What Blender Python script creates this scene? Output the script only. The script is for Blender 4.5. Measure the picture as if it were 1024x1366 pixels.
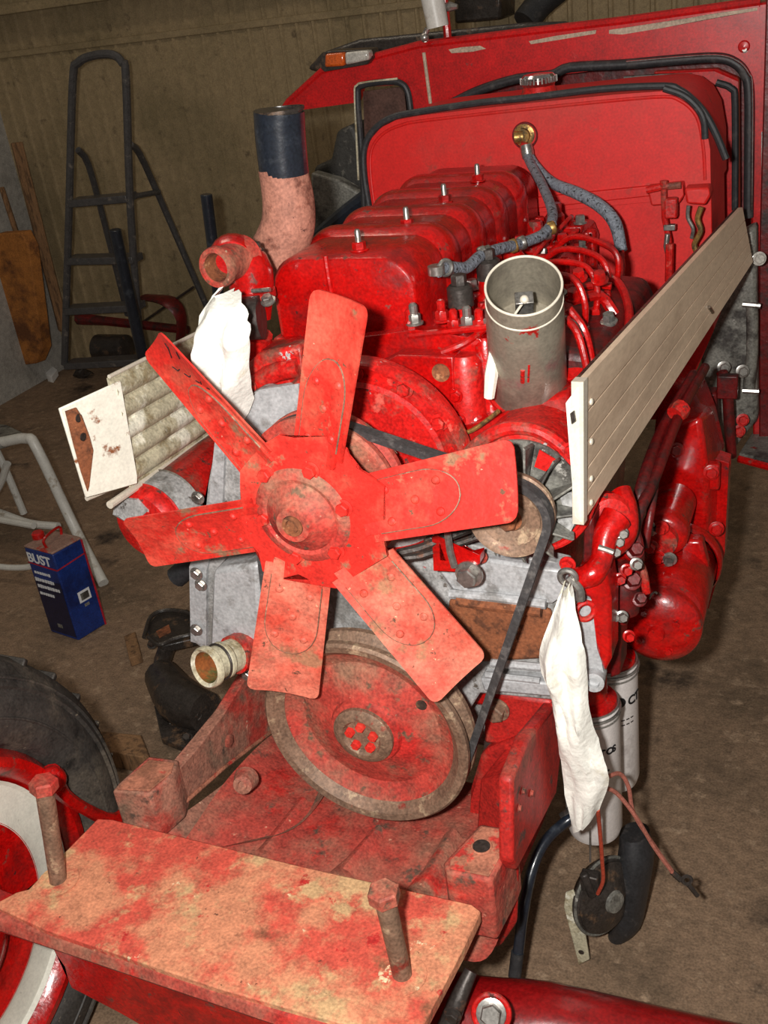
import bpy, bmesh, math, random
from mathutils import Vector, Matrix, noise
from math import sin, cos, pi, radians

for o in list(bpy.data.objects): bpy.data.objects.remove(o)
S = bpy.context.scene
COL = S.collection
random.seed(7)

# ------------------------------------------------------------------ camera
F_PX = 1400.0
TH, RO, PS = radians(27), radians(7.9), radians(26)
H_ = Vector((-sin(PS), cos(PS), 0)); R0 = Vector((cos(PS), sin(PS), 0)); Z_ = Vector((0, 0, 1))
FW = cos(TH)*H_ - sin(TH)*Z_
U0 = sin(TH)*H_ + cos(TH)*Z_
CR = cos(RO)*R0 - sin(RO)*U0
CU = sin(RO)*R0 + cos(RO)*U0
CP = Vector((0.6027229, -0.99873677, 1.58318797))
cd = bpy.data.cameras.new('camera'); cam = bpy.data.objects.new('camera', cd); COL.objects.link(cam)
M = Matrix((CR, CU, -FW)).transposed().to_4x4(); M.translation = CP
cam.matrix_world = M
cd.sensor_fit = 'HORIZONTAL'; cd.sensor_width = 36; cd.lens = F_PX/1024*36
cd.clip_start = 0.02; cd.clip_end = 60
S.camera = cam
# ------------------------------------------------------------------ light
w = bpy.data.worlds.new('world'); S.world = w; w.use_nodes = True
bg = w.node_tree.nodes['Background']; bg.inputs[0].default_value = (1.0, 0.90, 0.78, 1); bg.inputs[1].default_value = 0.17
ld = bpy.data.lights.new('camera_flash', 'AREA'); ld.shape = 'DISK'; ld.size = 0.05; ld.energy = 34; ld.color = (1.0, 0.97, 0.93)
fl = bpy.data.objects.new('camera_flash', ld); COL.objects.link(fl)
FM = M.copy(); FM.translation = CP - CR*0.09 + CU*0.03; fl.matrix_world = FM
ld2 = bpy.data.lights.new('workshop_lamp', 'AREA'); ld2.shape = 'RECTANGLE'; ld2.size = 1.4; ld2.size_y = 0.3; ld2.energy = 9; ld2.color = (1.0, 0.86, 0.68)
l2 = bpy.data.objects.new('workshop_lamp', ld2); COL.objects.link(l2); l2.location = (-1.4, 1.2, 3.4)
S.view_settings.view_transform = 'Standard'; S.view_settings.look = 'None'
S.view_settings.exposure = 0.0; S.view_settings.gamma = 1.0; S.view_settings.use_curve_mapping = False

# ------------------------------------------------------------------ measuring helper: a sight line met with a real plane
def P(x, y, X=None, Y=None, Z=None):
    v = FW + CR*((x-512)/F_PX) - CU*((y-683)/F_PX)
    t = (X-CP.x)/v.x if X is not None else (Y-CP.y)/v.y if Y is not None else (Z-CP.z)/v.z
    return CP + v*t
def py(l, Y): return [P(a, b, Y=Y) for a, b in l]
def pz(l, Z): return [P(a, b, Z=Z) for a, b in l]
def px(l, X): return [P(a, b, X=X) for a, b in l]

# ------------------------------------------------------------------ materials
def srgb(c):
    return tuple((v/12.92 if v <= .04045 else ((v+.055)/1.055)**2.4) for v in [k/255 for k in c])
MATS = {}
def mat(name, base, rough=.5, metal=0., patches=(), bump=None, coat=0., spec=.5, stretch=None, grime=.4):
    """patches: (rgb, scale, threshold 0..1, softness, rough)"""
    m = bpy.data.materials.new(name); m.use_nodes = True; nt = m.node_tree; N = nt.nodes; L = nt.links
    b = N['Principled BSDF']
    b.inputs['Roughness'].default_value = rough; b.inputs['Metallic'].default_value = metal
    b.inputs['Specular IOR Level'].default_value = spec
    b.inputs['Coat Weight'].default_value = coat; b.inputs['Coat Roughness'].default_value = .12
    geo = N.new('ShaderNodeNewGeometry'); src = geo.outputs['Position']
    if stretch:
        mp = N.new('ShaderNodeMapping'); mp.inputs['Scale'].default_value = stretch; L.new(src, mp.inputs[0]); src = mp.outputs[0]
    col = N.new('ShaderNodeRGB'); col.outputs[0].default_value = (*srgb(base), 1); cur = col.outputs[0]
    rv = None
    for i, p in enumerate(patches):
        rgb, sc, th, so = p[:4]; pr = p[4] if len(p) > 4 else rough
        off = N.new('ShaderNodeVectorMath'); off.operation = 'ADD'; off.inputs[1].default_value = (i*7.3, i*3.1, i*5.7); L.new(src, off.inputs[0])
        n = N.new('ShaderNodeTexNoise'); n.inputs['Scale'].default_value = sc; n.inputs['Detail'].default_value = 8; n.inputs['Roughness'].default_value = .65
        L.new(off.outputs[0], n.inputs['Vector'])
        r = N.new('ShaderNodeMapRange'); r.inputs[1].default_value = th; r.inputs[2].default_value = th+so; L.new(n.outputs[0], r.inputs[0])
        mx = N.new('ShaderNodeMix'); mx.data_type = 'RGBA'; L.new(r.outputs[0], mx.inputs[0]); L.new(cur, mx.inputs[6])
        mx.inputs[7].default_value = (*srgb(rgb), 1); cur = mx.outputs[2]
        mr = N.new('ShaderNodeMix'); mr.data_type = 'FLOAT'; L.new(r.outputs[0], mr.inputs[0])
        if rv is None: mr.inputs[2].default_value = rough
        else: L.new(rv, mr.inputs[2])
        mr.inputs[3].default_value = pr; rv = mr.outputs[0]
    if grime:
        n1 = N.new('ShaderNodeTexNoise'); n1.inputs['Scale'].default_value = 230; n1.inputs['Detail'].default_value = 3; L.new(src, n1.inputs['Vector'])
        n2 = N.new('ShaderNodeTexNoise'); n2.inputs['Scale'].default_value = 38; n2.inputs['Detail'].default_value = 6; n2.inputs['Roughness'].default_value = .7; L.new(src, n2.inputs['Vector'])
        ad = N.new('ShaderNodeMath'); ad.operation = 'ADD'; L.new(n1.outputs[0], ad.inputs[0]); L.new(n2.outputs[0], ad.inputs[1])
        mr2 = N.new('ShaderNodeMapRange'); mr2.inputs[1].default_value = .72; mr2.inputs[2].default_value = 1.28; mr2.inputs[3].default_value = 1-grime; mr2.inputs[4].default_value = 1+grime*.6; L.new(ad.outputs[0], mr2.inputs[0])
        vm = N.new('ShaderNodeVectorMath'); vm.operation = 'SCALE'; L.new(cur, vm.inputs[0]); L.new(mr2.outputs[0], vm.inputs['Scale']); cur = vm.outputs[0]
    L.new(cur, b.inputs['Base Color'])
    if rv: L.new(rv, b.inputs['Roughness'])
    if bump:
        n = N.new('ShaderNodeTexNoise'); n.inputs['Scale'].default_value = bump[0]; n.inputs['Detail'].default_value = 6; L.new(src, n.inputs['Vector'])
        bp = N.new('ShaderNodeBump'); bp.inputs['Strength'].default_value = bump[1]; bp.inputs['Distance'].default_value = .004
        L.new(n.outputs[0], bp.inputs['Height']); L.new(bp.outputs[0], b.inputs['Normal'])
    MATS[name] = m; return m
RED = mat('gloss_red_paint', (186, 12, 10), .26, patches=[((138, 14, 12), 13, .50, .14, .4), ((112, 60, 48), 30, .62, .06, .7), ((60, 22, 20), 60, .65, .05, .6)], bump=(34, .6), coat=.5)
REDW = mat('worn_red_paint', (200, 26, 22), .4, patches=[((132, 74, 58), 12, .53, .10, .7), ((206, 84, 70), 27, .60, .06, .6), ((184, 178, 174), 36, .67, .02, .6), ((84, 44, 36), 50, .62, .05, .8)], bump=(40, .5), coat=.2, grime=.5)
REDF = mat('faded_fan_red_paint', (214, 44, 34), .55, patches=[((230, 90, 70), 7, .50, .14, .6), ((184, 100, 74), 9, .53, .22, .75), ((154, 108, 80), 17, .585, .07, .8), ((110, 72, 52), 64, .63, .04, .8), ((240, 170, 140), 90, .69, .02, .7)], bump=(60, .3), grime=.36)
REDP = mat('pink_fan_paint', (208, 74, 56), .6, patches=[((222, 124, 100), 8, .42, .16, .7), ((172, 116, 86), 16, .56, .08, .8), ((240, 190, 150), 80, .67, .02, .7), ((112, 72, 54), 60, .63, .04, .8)], bump=(60, .3), grime=.4)  # pinker version of the fan red, for the two lower blades
PGREY = mat('brown_grey_pulley_metal', (136, 108, 88), .6, metal=.2, patches=[((176, 150, 122), 40, .56, .06), ((150, 60, 48), 14, .60, .05)], bump=(60, .4), grime=.5)
REDB = mat('bare_tractor_body_red', (196, 16, 18), .35, patches=[((150, 14, 16), 4, .52, .2, .4), ((126, 60, 50), 26, .68, .05, .6)], coat=.3, bump=(9, .15))
REDT = mat('dusty_tank_red', (216, 30, 26), .5, patches=[((196, 52, 44), 5, .5, .2, .6), ((150, 60, 48), 18, .62, .1, .6)], grime=.2)
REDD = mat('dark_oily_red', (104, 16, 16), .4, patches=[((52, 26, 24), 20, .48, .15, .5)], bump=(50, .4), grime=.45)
FRAME = mat('dusty_frame_red', (178, 66, 54), .75, patches=[((156, 106, 84), 6, .42, .2, .85), ((192, 48, 40), 13, .54, .12, .6), ((100, 74, 60), 26, .59, .08, .9), ((210, 156, 128), 60, .65, .05, .9)], bump=(45, .8), grime=.5)
FRAMEB = mat('brown_dusted_frame', (166, 112, 92), .8, patches=[((188, 66, 54), 7, .50, .12, .7), ((130, 104, 84), 12, .52, .12, .9), ((92, 72, 60), 20, .60, .07, .9), ((212, 168, 142), 50, .66, .04, .9)], bump=(45, .8), grime=.5)
CASTR = mat('frame_side_red', (180, 34, 28), .55, patches=[((140, 76, 60), 8, .52, .14, .8), ((98, 62, 52), 26, .62, .06, .9)], bump=(30, .5), coat=.05, grime=.5)
AXR = mat('dark_gloss_axle_red', (134, 14, 16), .3, patches=[((90, 20, 18), 8, .5, .15, .5), ((120, 70, 56), 22, .66, .05, .8)], bump=(20, .4), coat=.4, grime=.45)
PLATE = mat('rusty_orange_plate', (212, 140, 104), .85, patches=[((208, 84, 66), 6, .46, .09, .8), ((204, 166, 120), 13, .53, .08, .85), ((140, 86, 60), 10, .585, .07, .9), ((192, 44, 40), 22, .63, .04, .7), ((234, 210, 168), 34, .66, .03, .8), ((80, 54, 40), 60, .66, .03, .9)], bump=(40, .9), grime=.42)
PADM = mat('tan_worn_pad', (182, 116, 90), .85, patches=[((150, 96, 72), 14, .5, .1), ((200, 56, 46), 18, .6, .05)], bump=(50, .7), grime=.45)
PULL = mat('dirty_pulley', (182, 62, 50), .7, patches=[((156, 112, 88), 8, .45, .2, .8), ((196, 44, 38), 7, .56, .1, .6), ((112, 84, 64), 34, .58, .07, .85), ((196, 170, 140), 80, .67, .03, .8)], bump=(50, .7), grime=.5)
SILV = mat('silver_grey_paint', (168, 167, 165), .55, patches=[((128, 126, 122), 16, .5, .1, .6), ((176, 34, 30), 14, .65, .015, .5), ((92, 84, 76), 40, .62, .05, .7)], bump=(60, .5), grime=.45)
SILC = mat('clean_silver_casting', (180, 181, 182), .5, metal=.1, patches=[((140, 138, 136), 26, .54, .1, .6), ((176, 34, 30), 16, .71, .015, .5)], bump=(40, .4), grime=.3)
ALU = mat('brown_tinted_aluminium', (236, 210, 182), .42, metal=.0, patches=[((206, 180, 154), 8, .5, .2, .5)], stretch=(1, .3, 1), grime=.14)
ALUD = mat('dirty_cream_aluminium', (196, 188, 160), .6, patches=[((150, 136, 104), 22, .5, .1, .7), ((236, 232, 212), 12, .56, .06, .6), ((98, 74, 52), 60, .66, .04, .8)], bump=(50, .3))
CREAM = mat('cream_painted_bracket', (240, 236, 220), .6, patches=[((142, 84, 46), 14, .58, .05, .8), ((92, 50, 30), 26, .66, .04, .9)], bump=(40, .3), grime=.14)
ALUE = mat('raw_alloy_edge', (224, 214, 196), .45, metal=.2, grime=.14)
RUST = mat('rust', (140, 82, 50), .85, patches=[((96, 56, 34), 40, .5, .1), ((184, 130, 90), 24, .6, .05)], bump=(80, .6))
PIPE = mat('rusted_pink_exhaust', (186, 126, 106), .75, patches=[((134, 80, 64), 26, .54, .1), ((96, 58, 50), 60, .62, .06)], bump=(60, .5))
BLKP = mat('glossy_black_paint', (32, 38, 48), .3, patches=[((52, 58, 66), 30, .55, .1, .4)], coat=.5, bump=(30, .3))
RUB = mat('black_rubber', (46, 46, 48), .5, patches=[((72, 68, 66), 30, .55, .12, .7)], bump=(60, .2))
BELT = mat('belt_rubber', (62, 60, 60), .7, patches=[((92, 88, 86), 60, .52, .1, .8)], bump=(80, .3))
TYRE = mat('dirty_tyre_rubber', (60, 56, 52), .6, patches=[((92, 82, 70), 7, .46, .18, .8), ((40, 38, 36), 16, .55, .1, .5), ((124, 112, 94), 50, .66, .05, .9)], bump=(30, .6), grime=.5)
STEEL = mat('bare_steel', (176, 172, 166), .3, metal=.8, patches=[((110, 104, 98), 40, .55, .1, .5)])
DSTEEL = mat('dark_oily_steel', (74, 68, 64), .45, metal=.5, patches=[((120, 84, 66), 30, .58, .1, .7)], bump=(60, .4))
CHROME = mat('chrome', (220, 220, 222), .12, metal=1.)
BRASS = mat('old_brass', (186, 146, 84), .4, metal=.7, patches=[((110, 90, 60), 60, .5, .1, .6)])
HOSE = mat('braided_grey_hose', (124, 130, 140), .55, patches=[((44, 44, 46), 150, .56, .04, .7)], bump=(220, .8))
FILL = mat('grey_filler_metal', (146, 138, 122), .38, metal=.3, patches=[((112, 104, 92), 10, .5, .15, .5), ((146, 110, 104), 9, .56, .08, .5), ((176, 36, 30), 9, .665, .02, .4)], coat=.1, grime=.25)
CLOTH = mat('white_cloth', (244, 242, 232), .9, patches=[((214, 206, 180), 9, .58, .1)], bump=(90, .5), grime=.1)
WHT = mat('white_filter_enamel', (214, 208, 204), .35, coat=.3, patches=[((180, 172, 168), 12, .55, .1, .4)], grime=.14)
BLUE = mat('blue_tin', (22, 50, 118), .35, coat=.2, patches=[((16, 34, 86), 8, .5, .15, .4)])
BLUED = mat('dark_blue_tin', (26, 28, 58), .4)
TINTOP = mat('rusty_tin_top', (150, 118, 104), .6, patches=[((170, 50, 36), 18, .56, .05)])
WOOD = mat('rough_wood', (140, 104, 70), .85, patches=[((96, 70, 46), 20, .5, .1)], bump=(60, .5), stretch=(3, 3, .5))
WOODO = mat('orange_brown_board', (176, 112, 50), .85, patches=[((110, 66, 34), 5, .48, .12)], bump=(40, .4))
LADD = mat('black_ladder_paint', (78, 76, 76), .4, patches=[((120, 112, 104), 30, .58, .1, .6)])
TUBEW = mat('pale_grey_tube_paint', (206, 204, 196), .4, patches=[((160, 150, 134), 16, .6, .08)], grime=.14)
WALL = mat('olive_beige_cladding', (160, 140, 106), .75, patches=[((136, 120, 88), 2.5, .45, .2), ((112, 96, 72), 14, .60, .1)], bump=(12, .2), grime=.3)
WALLG = mat('grey_plaster', (176, 172, 164), .9, patches=[((140, 136, 128), 5, .5, .2)], bump=(20, .4))
FLOOR = mat('oily_brown_concrete', (142, 116, 92), .85, patches=[((112, 92, 72), 3, .48, .16), ((166, 140, 114), 26, .56, .12), ((62, 50, 42), 4, .60, .10, .6), ((130, 46, 34), 9, .71, .03)], bump=(70, .7), grime=.45)
OILY = mat('oily_black_iron', (56, 50, 46), .3, patches=[((110, 84, 62), 20, .57, .1, .6)], bump=(40, .6), grime=.5)
COPP = mat('pinkish_wire_sheath', (196, 120, 104), .45)
WIRER = mat('orange_red_wire', (206, 84, 60), .45)
DARKG = mat('dark_seat_vinyl', (58, 56, 52), .6, patches=[((100, 96, 88), 46, .57, .06)], bump=(70, .5))
GREYM = mat('mottled_grey_machinery', (128, 126, 118), .5, metal=.15, patches=[((70, 66, 62), 14, .50, .12), ((172, 168, 160), 40, .62, .05), ((150, 50, 44), 20, .66, .03)], bump=(50, .5), grime=.5)
AMBER = mat('amber_lens', (206, 90, 30), .2, coat=.5)
CLEARL = mat('clear_lens', (190, 186, 176), .15, coat=.5)
BLACK = mat('black_print', (20, 20, 22), .6)
WPRINT = mat('white_print', (226, 226, 226), .6, grime=.14)
RPRINT = mat('red_print', (170, 24, 40), .6)
RIMW = mat('white_wheel_paint', (222, 220, 206), .6, patches=[((150, 146, 130), 24, .64, .04)], grime=.14)
INNER = mat('rust_orange_inside', (148, 82, 34), .8, patches=[((96, 96, 48), 12, .52, .08)])
SCRAPE = mat('bare_scrape_metal', (184, 164, 142), .6)

# ------------------------------------------------------------------ object helpers
def newbm(): return bmesh.new()
def _wpos(o):
    v = Vector(o.location)
    while o.parent: o = o.parent; v += Vector(o.location)
    return v
def obj(name, bm, m, parent=None, bevel=0, seg=2, subsurf=0, sharp=35, label=None):
    bmesh.ops.remove_doubles(bm, verts=bm.verts, dist=1e-6)
    bmesh.ops.recalc_face_normals(bm, faces=bm.faces)
    c = Vector((0, 0, 0)); mn = Vector((1e9,)*3); mx = -mn
    for v in bm.verts:
        for i in range(3): mn[i] = min(mn[i], v.co[i]); mx[i] = max(mx[i], v.co[i])
    c = (mn+mx)/2
    if parent is None: c.z = mn.z
    for v in bm.verts: v.co -= c
    for f in bm.faces: f.smooth = True
    for e in bm.edges:
        if len(e.link_faces) != 2 or e.calc_face_angle(0) > radians(sharp): e.smooth = False
    me = bpy.data.meshes.new(name); bm.to_mesh(me); bm.free(); me.materials.append(m)
    o = bpy.data.objects.new(name, me); COL.objects.link(o)
    if parent: o.parent = parent; o.location = c - _wpos(parent)
    else: o.location = c
    if bevel:
        md = o.modifiers.new('b', 'BEVEL'); md.width = bevel; md.segments = seg; md.limit_method = 'ANGLE'; md.angle_limit = radians(30); md.harden_normals = False
    if subsurf:
        md = o.modifiers.new('s', 'SUBSURF'); md.levels = subsurf; md.render_levels = subsurf
    if label: o['label'] = label
    return o
def thing(name, loc, label, cat, group=None):
    o = bpy.data.objects.new(name, None); COL.objects.link(o); o.location = loc; o.empty_display_size = .05
    o['label'] = label; o['category'] = cat
    if group: o['group'] = group
    return o
def tag(o, label, cat, group=None, kind=None):
    o['label'] = label; o['category'] = cat
    if group: o['group'] = group
    if kind: o['kind'] = kind
    return o
def ngon(bm, pts):
    return bm.faces.new([bm.verts.new(p) for p in pts])
def prism(bm, pts, vec):
    a = [bm.verts.new(p) for p in pts]; b = [bm.verts.new(Vector(p)+Vector(vec)) for p in pts]; n = len(a)
    f1 = bm.faces.new(a); f2 = bm.faces.new(b[::-1])
    for i in range(n): bm.faces.new((a[i], a[(i+1) % n], b[(i+1) % n], b[i]))
    bmesh.ops.triangulate(bm, faces=[f for f in (f1, f2) if len(f.verts) > 4], ngon_method='EAR_CLIP')
def loft(bm, rings, cap=True, closed=True):
    V = [[bm.verts.new(p) for p in r] for r in rings]; n = len(rings[0])
    for a, b in zip(V, V[1:]):
        for i in range(n if closed else n-1):
            bm.faces.new((a[i], a[(i+1) % n], b[(i+1) % n], b[i]))
    if cap and closed: bm.faces.new(V[0][::-1]); bm.faces.new(V[-1])
    return V
def basis(ax):
    ax = Vector(ax).normalized(); t = Vector((0, 0, 1)) if abs(ax.z) < .9 else Vector((1, 0, 0))
    a = ax.cross(t).normalized(); return a, ax.cross(a).normalized(), ax
def lathe(bm, o, ax, prof, n=32, cap=True, sx=1.):
    """prof = (radius, distance along axis)"""
    a, b, c = basis(ax); o = Vector(o)
    rings = [[o + c*h + (a*cos(2*pi*i/n)*sx + b*sin(2*pi*i/n))*max(r, 1e-4) for i in range(n)] for r, h in prof]
    loft(bm, rings, cap)
def ring(bm, o, ax, r, t, n=40, m=10):
    a, b, c = basis(ax); o = Vector(o); R = []
    for i in range(n):
        d = a*cos(2*pi*i/n)+b*sin(2*pi*i/n)
        R.append([o+d*(r+t*cos(2*pi*j/m))+c*t*sin(2*pi*j/m) for j in range(m)])
    V = [[bm.verts.new(p) for p in q] for q in R]
    for i in range(n):
        for j in range(m): bm.faces.new((V[i][j], V[(i+1) % n][j], V[(i+1) % n][(j+1) % m], V[i][(j+1) % m]))
def spline(pts, k=6):
    pts = [Vector(p) for p in pts]
    if len(pts) < 3: return pts
    q = [pts[0]*2-pts[1]]+pts+[pts[-1]*2-pts[-2]]; out = []
    for i in range(1, len(q)-2):
        p0, p1, p2, p3 = q[i-1:i+3]
        for j in range(k):
            t = j/k
            out.append(.5*((2*p1)+(-p0+p2)*t+(2*p0-5*p1+4*p2-p3)*t*t+(-p0+3*p1-3*p2+p3)*t**3))
    out.append(pts[-1]); return out
def tube(bm, pts, r, n=12, smooth=0, flat=1.):
    pts = [Vector(p) for p in pts]
    rs = list(r) if isinstance(r, (list, tuple)) else None
    if smooth:
        if rs:
            q = []
            for i in range(len(rs)-1):
                for j in range(smooth): q.append(rs[i]+(rs[i+1]-rs[i])*j/smooth)
            q.append(rs[-1]); rs = q
        pts = spline(pts, smooth)
    if not rs: rs = [r]*len(pts)
    if len(rs) != len(pts): rs = [rs[0]]*len(pts)
    T = []
    for i in range(len(pts)):
        d = pts[min(i+1, len(pts)-1)]-pts[max(i-1, 0)]; T.append(d.normalized() if d.length else Vector((0, 0, 1)))
    a, b, _ = basis(T[0]); R = []
    for i, p in enumerate(pts):
        a = (a - T[i]*a.dot(T[i])).normalized(); b = T[i].cross(a)
        R.append([p+(a*cos(2*pi*j/n)+b*sin(2*pi*j/n)*flat)*rs[i] for j in range(n)])
    loft(bm, R)
def box(bm, c, s, rot=None):
    c = Vector(c); M_ = rot or Matrix.Identity(3)
    V = [bm.verts.new(c + M_ @ Vector((x*s[0]/2, y*s[1]/2, z*s[2]/2))) for x in (-1, 1) for y in (-1, 1) for z in (-1, 1)]
    for f in ((0, 1, 3, 2), (4, 6, 7, 5), (0, 4, 5, 1), (2, 3, 7, 6), (0, 2, 6, 4), (1, 5, 7, 3)): bm.faces.new([V[i] for i in f])
def boxmm(bm, a, b): box(bm, [(a[i]+b[i])/2 for i in range(3)], [abs(b[i]-a[i]) for i in range(3)])
def sphere(bm, c, r, sq=(1, 1, 1), u=14, v=8):
    g = bmesh.ops.create_uvsphere(bm, u_segments=u, v_segments=v, radius=r)
    for q in g['verts']: q.co = Vector(c)+Vector((q.co.x*sq[0], q.co.y*sq[1], q.co.z*sq[2]))
def hexa(bm, p, ax, r, h, washer=True, ang=0.):
    a, b, c = basis(ax); p = Vector(p)
    if washer: lathe(bm, p, ax, [(r*1.35, 0), (r*1.35, h*.2), (r*1.2, h*.24)], 20); p = p+c*h*.2
    R = []
    for k, hh in ((1, 0), (1, h*.85), (.86, h)):
        R.append([p+c*hh+(a*cos(ang+2*pi*i/6)+b*sin(ang+2*pi*i/6))*r*k for i in range(6)])
    loft(bm, R)
def bolt(parent, p, ax=(0, -1, 0), r=.008, h=.007, m=None, washer=True, name='bolt', ang=0.3, label=None):
    bm = newbm(); hexa(bm, p, ax, r, h, washer, ang); return obj(name, bm, m or REDW, parent, label=label)
def part(name, m, parent, fn, bevel=0, **k):
    bm = newbm(); fn(bm); return obj(name, bm, m, parent, bevel, **k)
YN = Vector((0, -1, 0)); YP = Vector((0, 1, 0))

# ================================================================== SETTING
def struct(name, bm, m, **k):
    o = obj(name, bm, m, **k); o['kind'] = 'structure'; return o
bm = newbm()
n = 60
boxmm(bm, (-6, -4, -.06), (4, 6, 0)); struct('floor', bm, FLOOR)
WY = 3.05
back = bpy.data.objects.new('wall_back', None); COL.objects.link(back); back.location = (-.5, WY, 0); back['kind'] = 'structure'
def cladding(z0, z1, yo, x0=-3.05, x1=4.0):
    bm = newbm(); prof = []; x = x0; pitch = .072
    while x < x1:
        prof += [(x, 0), (x+.006, -.009), (x+.016, -.009), (x+.022, 0), (x+.045, .002)]
        x += pitch
    top = [bm.verts.new((a, WY+yo+b, z1)) for a, b in prof]; bot = [bm.verts.new((a, WY+yo+b, z0)) for a, b in prof]
    for i in range(len(prof)-1): bm.faces.new((bot[i], bot[i+1], top[i+1], top[i]))
    return bm
obj('cladding_sheet', cladding(0, 1.455, 0), WALL, back)
obj('cladding_sheet', cladding(1.475, 3.4, .01), WALL, back)
part('seam_strip', WALL, back, lambda b: boxmm(b, (-3.05, WY-.012, 1.45), (4, WY+.03, 1.478)), bevel=.004)
part('backing_board', WALLG, back, lambda b: boxmm(b, (-3.05, WY+.03, 0), (4, WY+.09, 3.4)))
bm = newbm(); boxmm(bm, (-3.12, -3, 0), (-3.03, WY+.09, 3.4)); struct('wall_left', bm, WALLG)
bm = newbm(); boxmm(bm, (-3.03, WY-.10, 1.62), (4, WY-.012, 1.66)); struct('trim_1', bm, WALL, bevel=.004)

# ================================================================== BACKGROUND THINGS
# wooden post in the corner, leaning
bm = newbm(); a = P(85, 440, Y=2.9); b = P(22, 190, Y=2.95)
tube(bm, [a, a+(b-a)*1.0], .035, 4); o = obj('wooden_post', bm, WOOD, bevel=.004); tag(o, 'long brown timber leaning in the corner left of the ladder', 'post')
bm = newbm(); q = py([(-30, 320), (-5, 312), (28, 310), (38, 330), (56, 465), (48, 485), (-30, 495)], 2.75); prism(bm, q, (.02, .05, 0))
tag(obj('board', bm, WOODO, bevel=.005), 'orange-brown board leaning upright at the far left edge', 'board')
bm = newbm(); tube(bm, [P(2, 250, Y=2.85), P(28, 330, Y=2.8), P(58, 470, Y=2.78)], .012, 8)
tag(obj('stick', bm, WOOD), 'thin dark stick leaning against the grey wall at far left', 'stick')
# ladder
L0 = P(85, 488, Z=0); LR = P(192, 485, Z=0)
ly = L0.y - .25
lad = thing('stepladder', (L0.x+.2, ly, 0), 'black tubular stepladder with hoop top standing before the ribbed wall', 'ladder')
ly_ = 2.55
bm = newbm()
tube(bm, py([(86, 486), (92, 280), (97, 110), (104, 84), (125, 74), (150, 73), (163, 84), (168, 105), (174, 280), (188, 478)], ly_), .016, 10, 4); obj('front_hoop', bm, LADD, lad)
bm = newbm(); tube(bm, [P(104, 200, Y=2.6), P(118, 220, Y=2.66), P(140, 300, Y=2.78), P(170, 420, Y=2.9)], .014, 8, 3); obj('rear_leg', bm, LADD, lad)
bm = newbm(); tube(bm, [P(174, 193, Y=2.6), P(186, 205, Y=2.66), P(212, 262, Y=2.78), P(276, 410, Y=2.9)], .014, 8, 3); obj('rear_leg', bm, LADD, lad)
for a, b, k in (((92, 271), (170, 264), 0), ((88, 348), (178, 346), 1), ((86, 415), (182, 410), 2), ((86, 488), (188, 482), 3)):
    A = P(*a, Y=ly_-.01); B = P(*b, Y=ly_-.01); part('tread', LADD, lad, lambda m: prism(m, [A+Vector((0, -.01, .012)), B+Vector((0, -.01, .012)), B+Vector((0, .07, .012)), A+Vector((0, .07, .012))], (0, 0, -.03)), bevel=.004)
A = P(178, 262, Y=2.6); B = P(212, 256, Y=2.77); part('brace', LADD, lad, lambda m: tube(m, [A, B], .011, 8))
# two black pipes
bm = newbm(); tube(bm, [P(153, 306, Y=2.35), P(176, 410, Y=2.36), Vector((P(196, 500, Y=2.38).x, 2.38, P(196, 500, Y=2.38).z)), Vector((P(196, 500, Y=2.38).x+.02, 2.4, 0))], .024, 14); o = obj('steel_pipe', bm, BLKP, bevel=.004); tag(o, 'thick black steel pipe standing in front of the stepladder', 'pipe')
bm = newbm(); tube(bm, [P(275, 259, Y=1.6), P(284, 330, Y=1.6), P(292, 400, Y=1.6), Vector((P(292, 400, Y=1.6).x, 1.6, 0))], .017, 14); o = obj('steel_pipe', bm, BLKP, bevel=.003); tag(o, 'short upright black pipe between ladder and thermostat housing', 'pipe')
# red implement behind
pl = thing('plough_part', P(225, 500, Z=0), 'dark red curved farm implement lying on the floor behind the ladder', 'implement')
part('curved_arm', REDD, pl, lambda m: tube(m, [P(192, 396, Y=2.75), P(225, 402, Y=2.7), P(242, 425, Y=2.7), P(240, 470, Y=2.7), Vector((P(240, 470, Y=2.7).x, 2.7, .03))], [.03, .045, .035, .03, .03], 10, 4, .35))
part('crossbar', REDD, pl, lambda m: tube(m, [P(105, 425, Y=2.8), P(140, 428, Y=2.78), P(250, 440, Y=2.76)], [.03, .022, .02], 8))
part('drum', OILY, pl, lambda m: lathe(m, P(150, 465, Y=2.75), (1, 0, 0), [(.05, -.09), (.065, -.08), (.065, .08), (.05, .09)], 20))
part('rod', OILY, pl, lambda m: tube(m, [P(190, 430, Y=2.8), P(258, 383, Y=2.7)], .006, 6))
tag(part('paper_scrap', mat('white_scrap_paper', (250, 250, 248), .8, grime=0), None, lambda m: prism(m, [P(60, 492, Z=.03), P(70, 489, Z=.04), P(76, 493, Z=.035), P(69, 503, Z=.03), P(62, 501, Z=.03)], (0, 0, -.03))), 'small bright white scrap lying on the dark floor by the ladder foot', 'scrap')
CLU = ['flat dark clutter lump below the leaning orange-brown board', 'dark lump against the face of the leaning board', 'dark lump at the right foot of the leaning board', 'largest dark lump left of the white scrap', 'dark lump at the left edge just above the stool seat', 'dark lump right of the white scrap near the ladder foot']
for i, (x, y, s) in enumerate(((12, 492, .03), (25, 430, .05), (50, 440, .04), (40, 470, .05), (5, 520, .05), (110, 498, .04))):
    c = P(x, y, Z=s*.5); bm = newbm(); sphere(bm, c, s, (1.5, .8, .5), 8, 5)
    for v in bm.verts: v.co += Vector([random.uniform(-.01, .01) for _ in range(3)]); v.co.z = max(v.co.z, 0)
    tag(obj('rubble_lump', bm, OILY, sharp=10), CLU[i], 'clutter', 'dark clutter lumps at far left')
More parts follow.
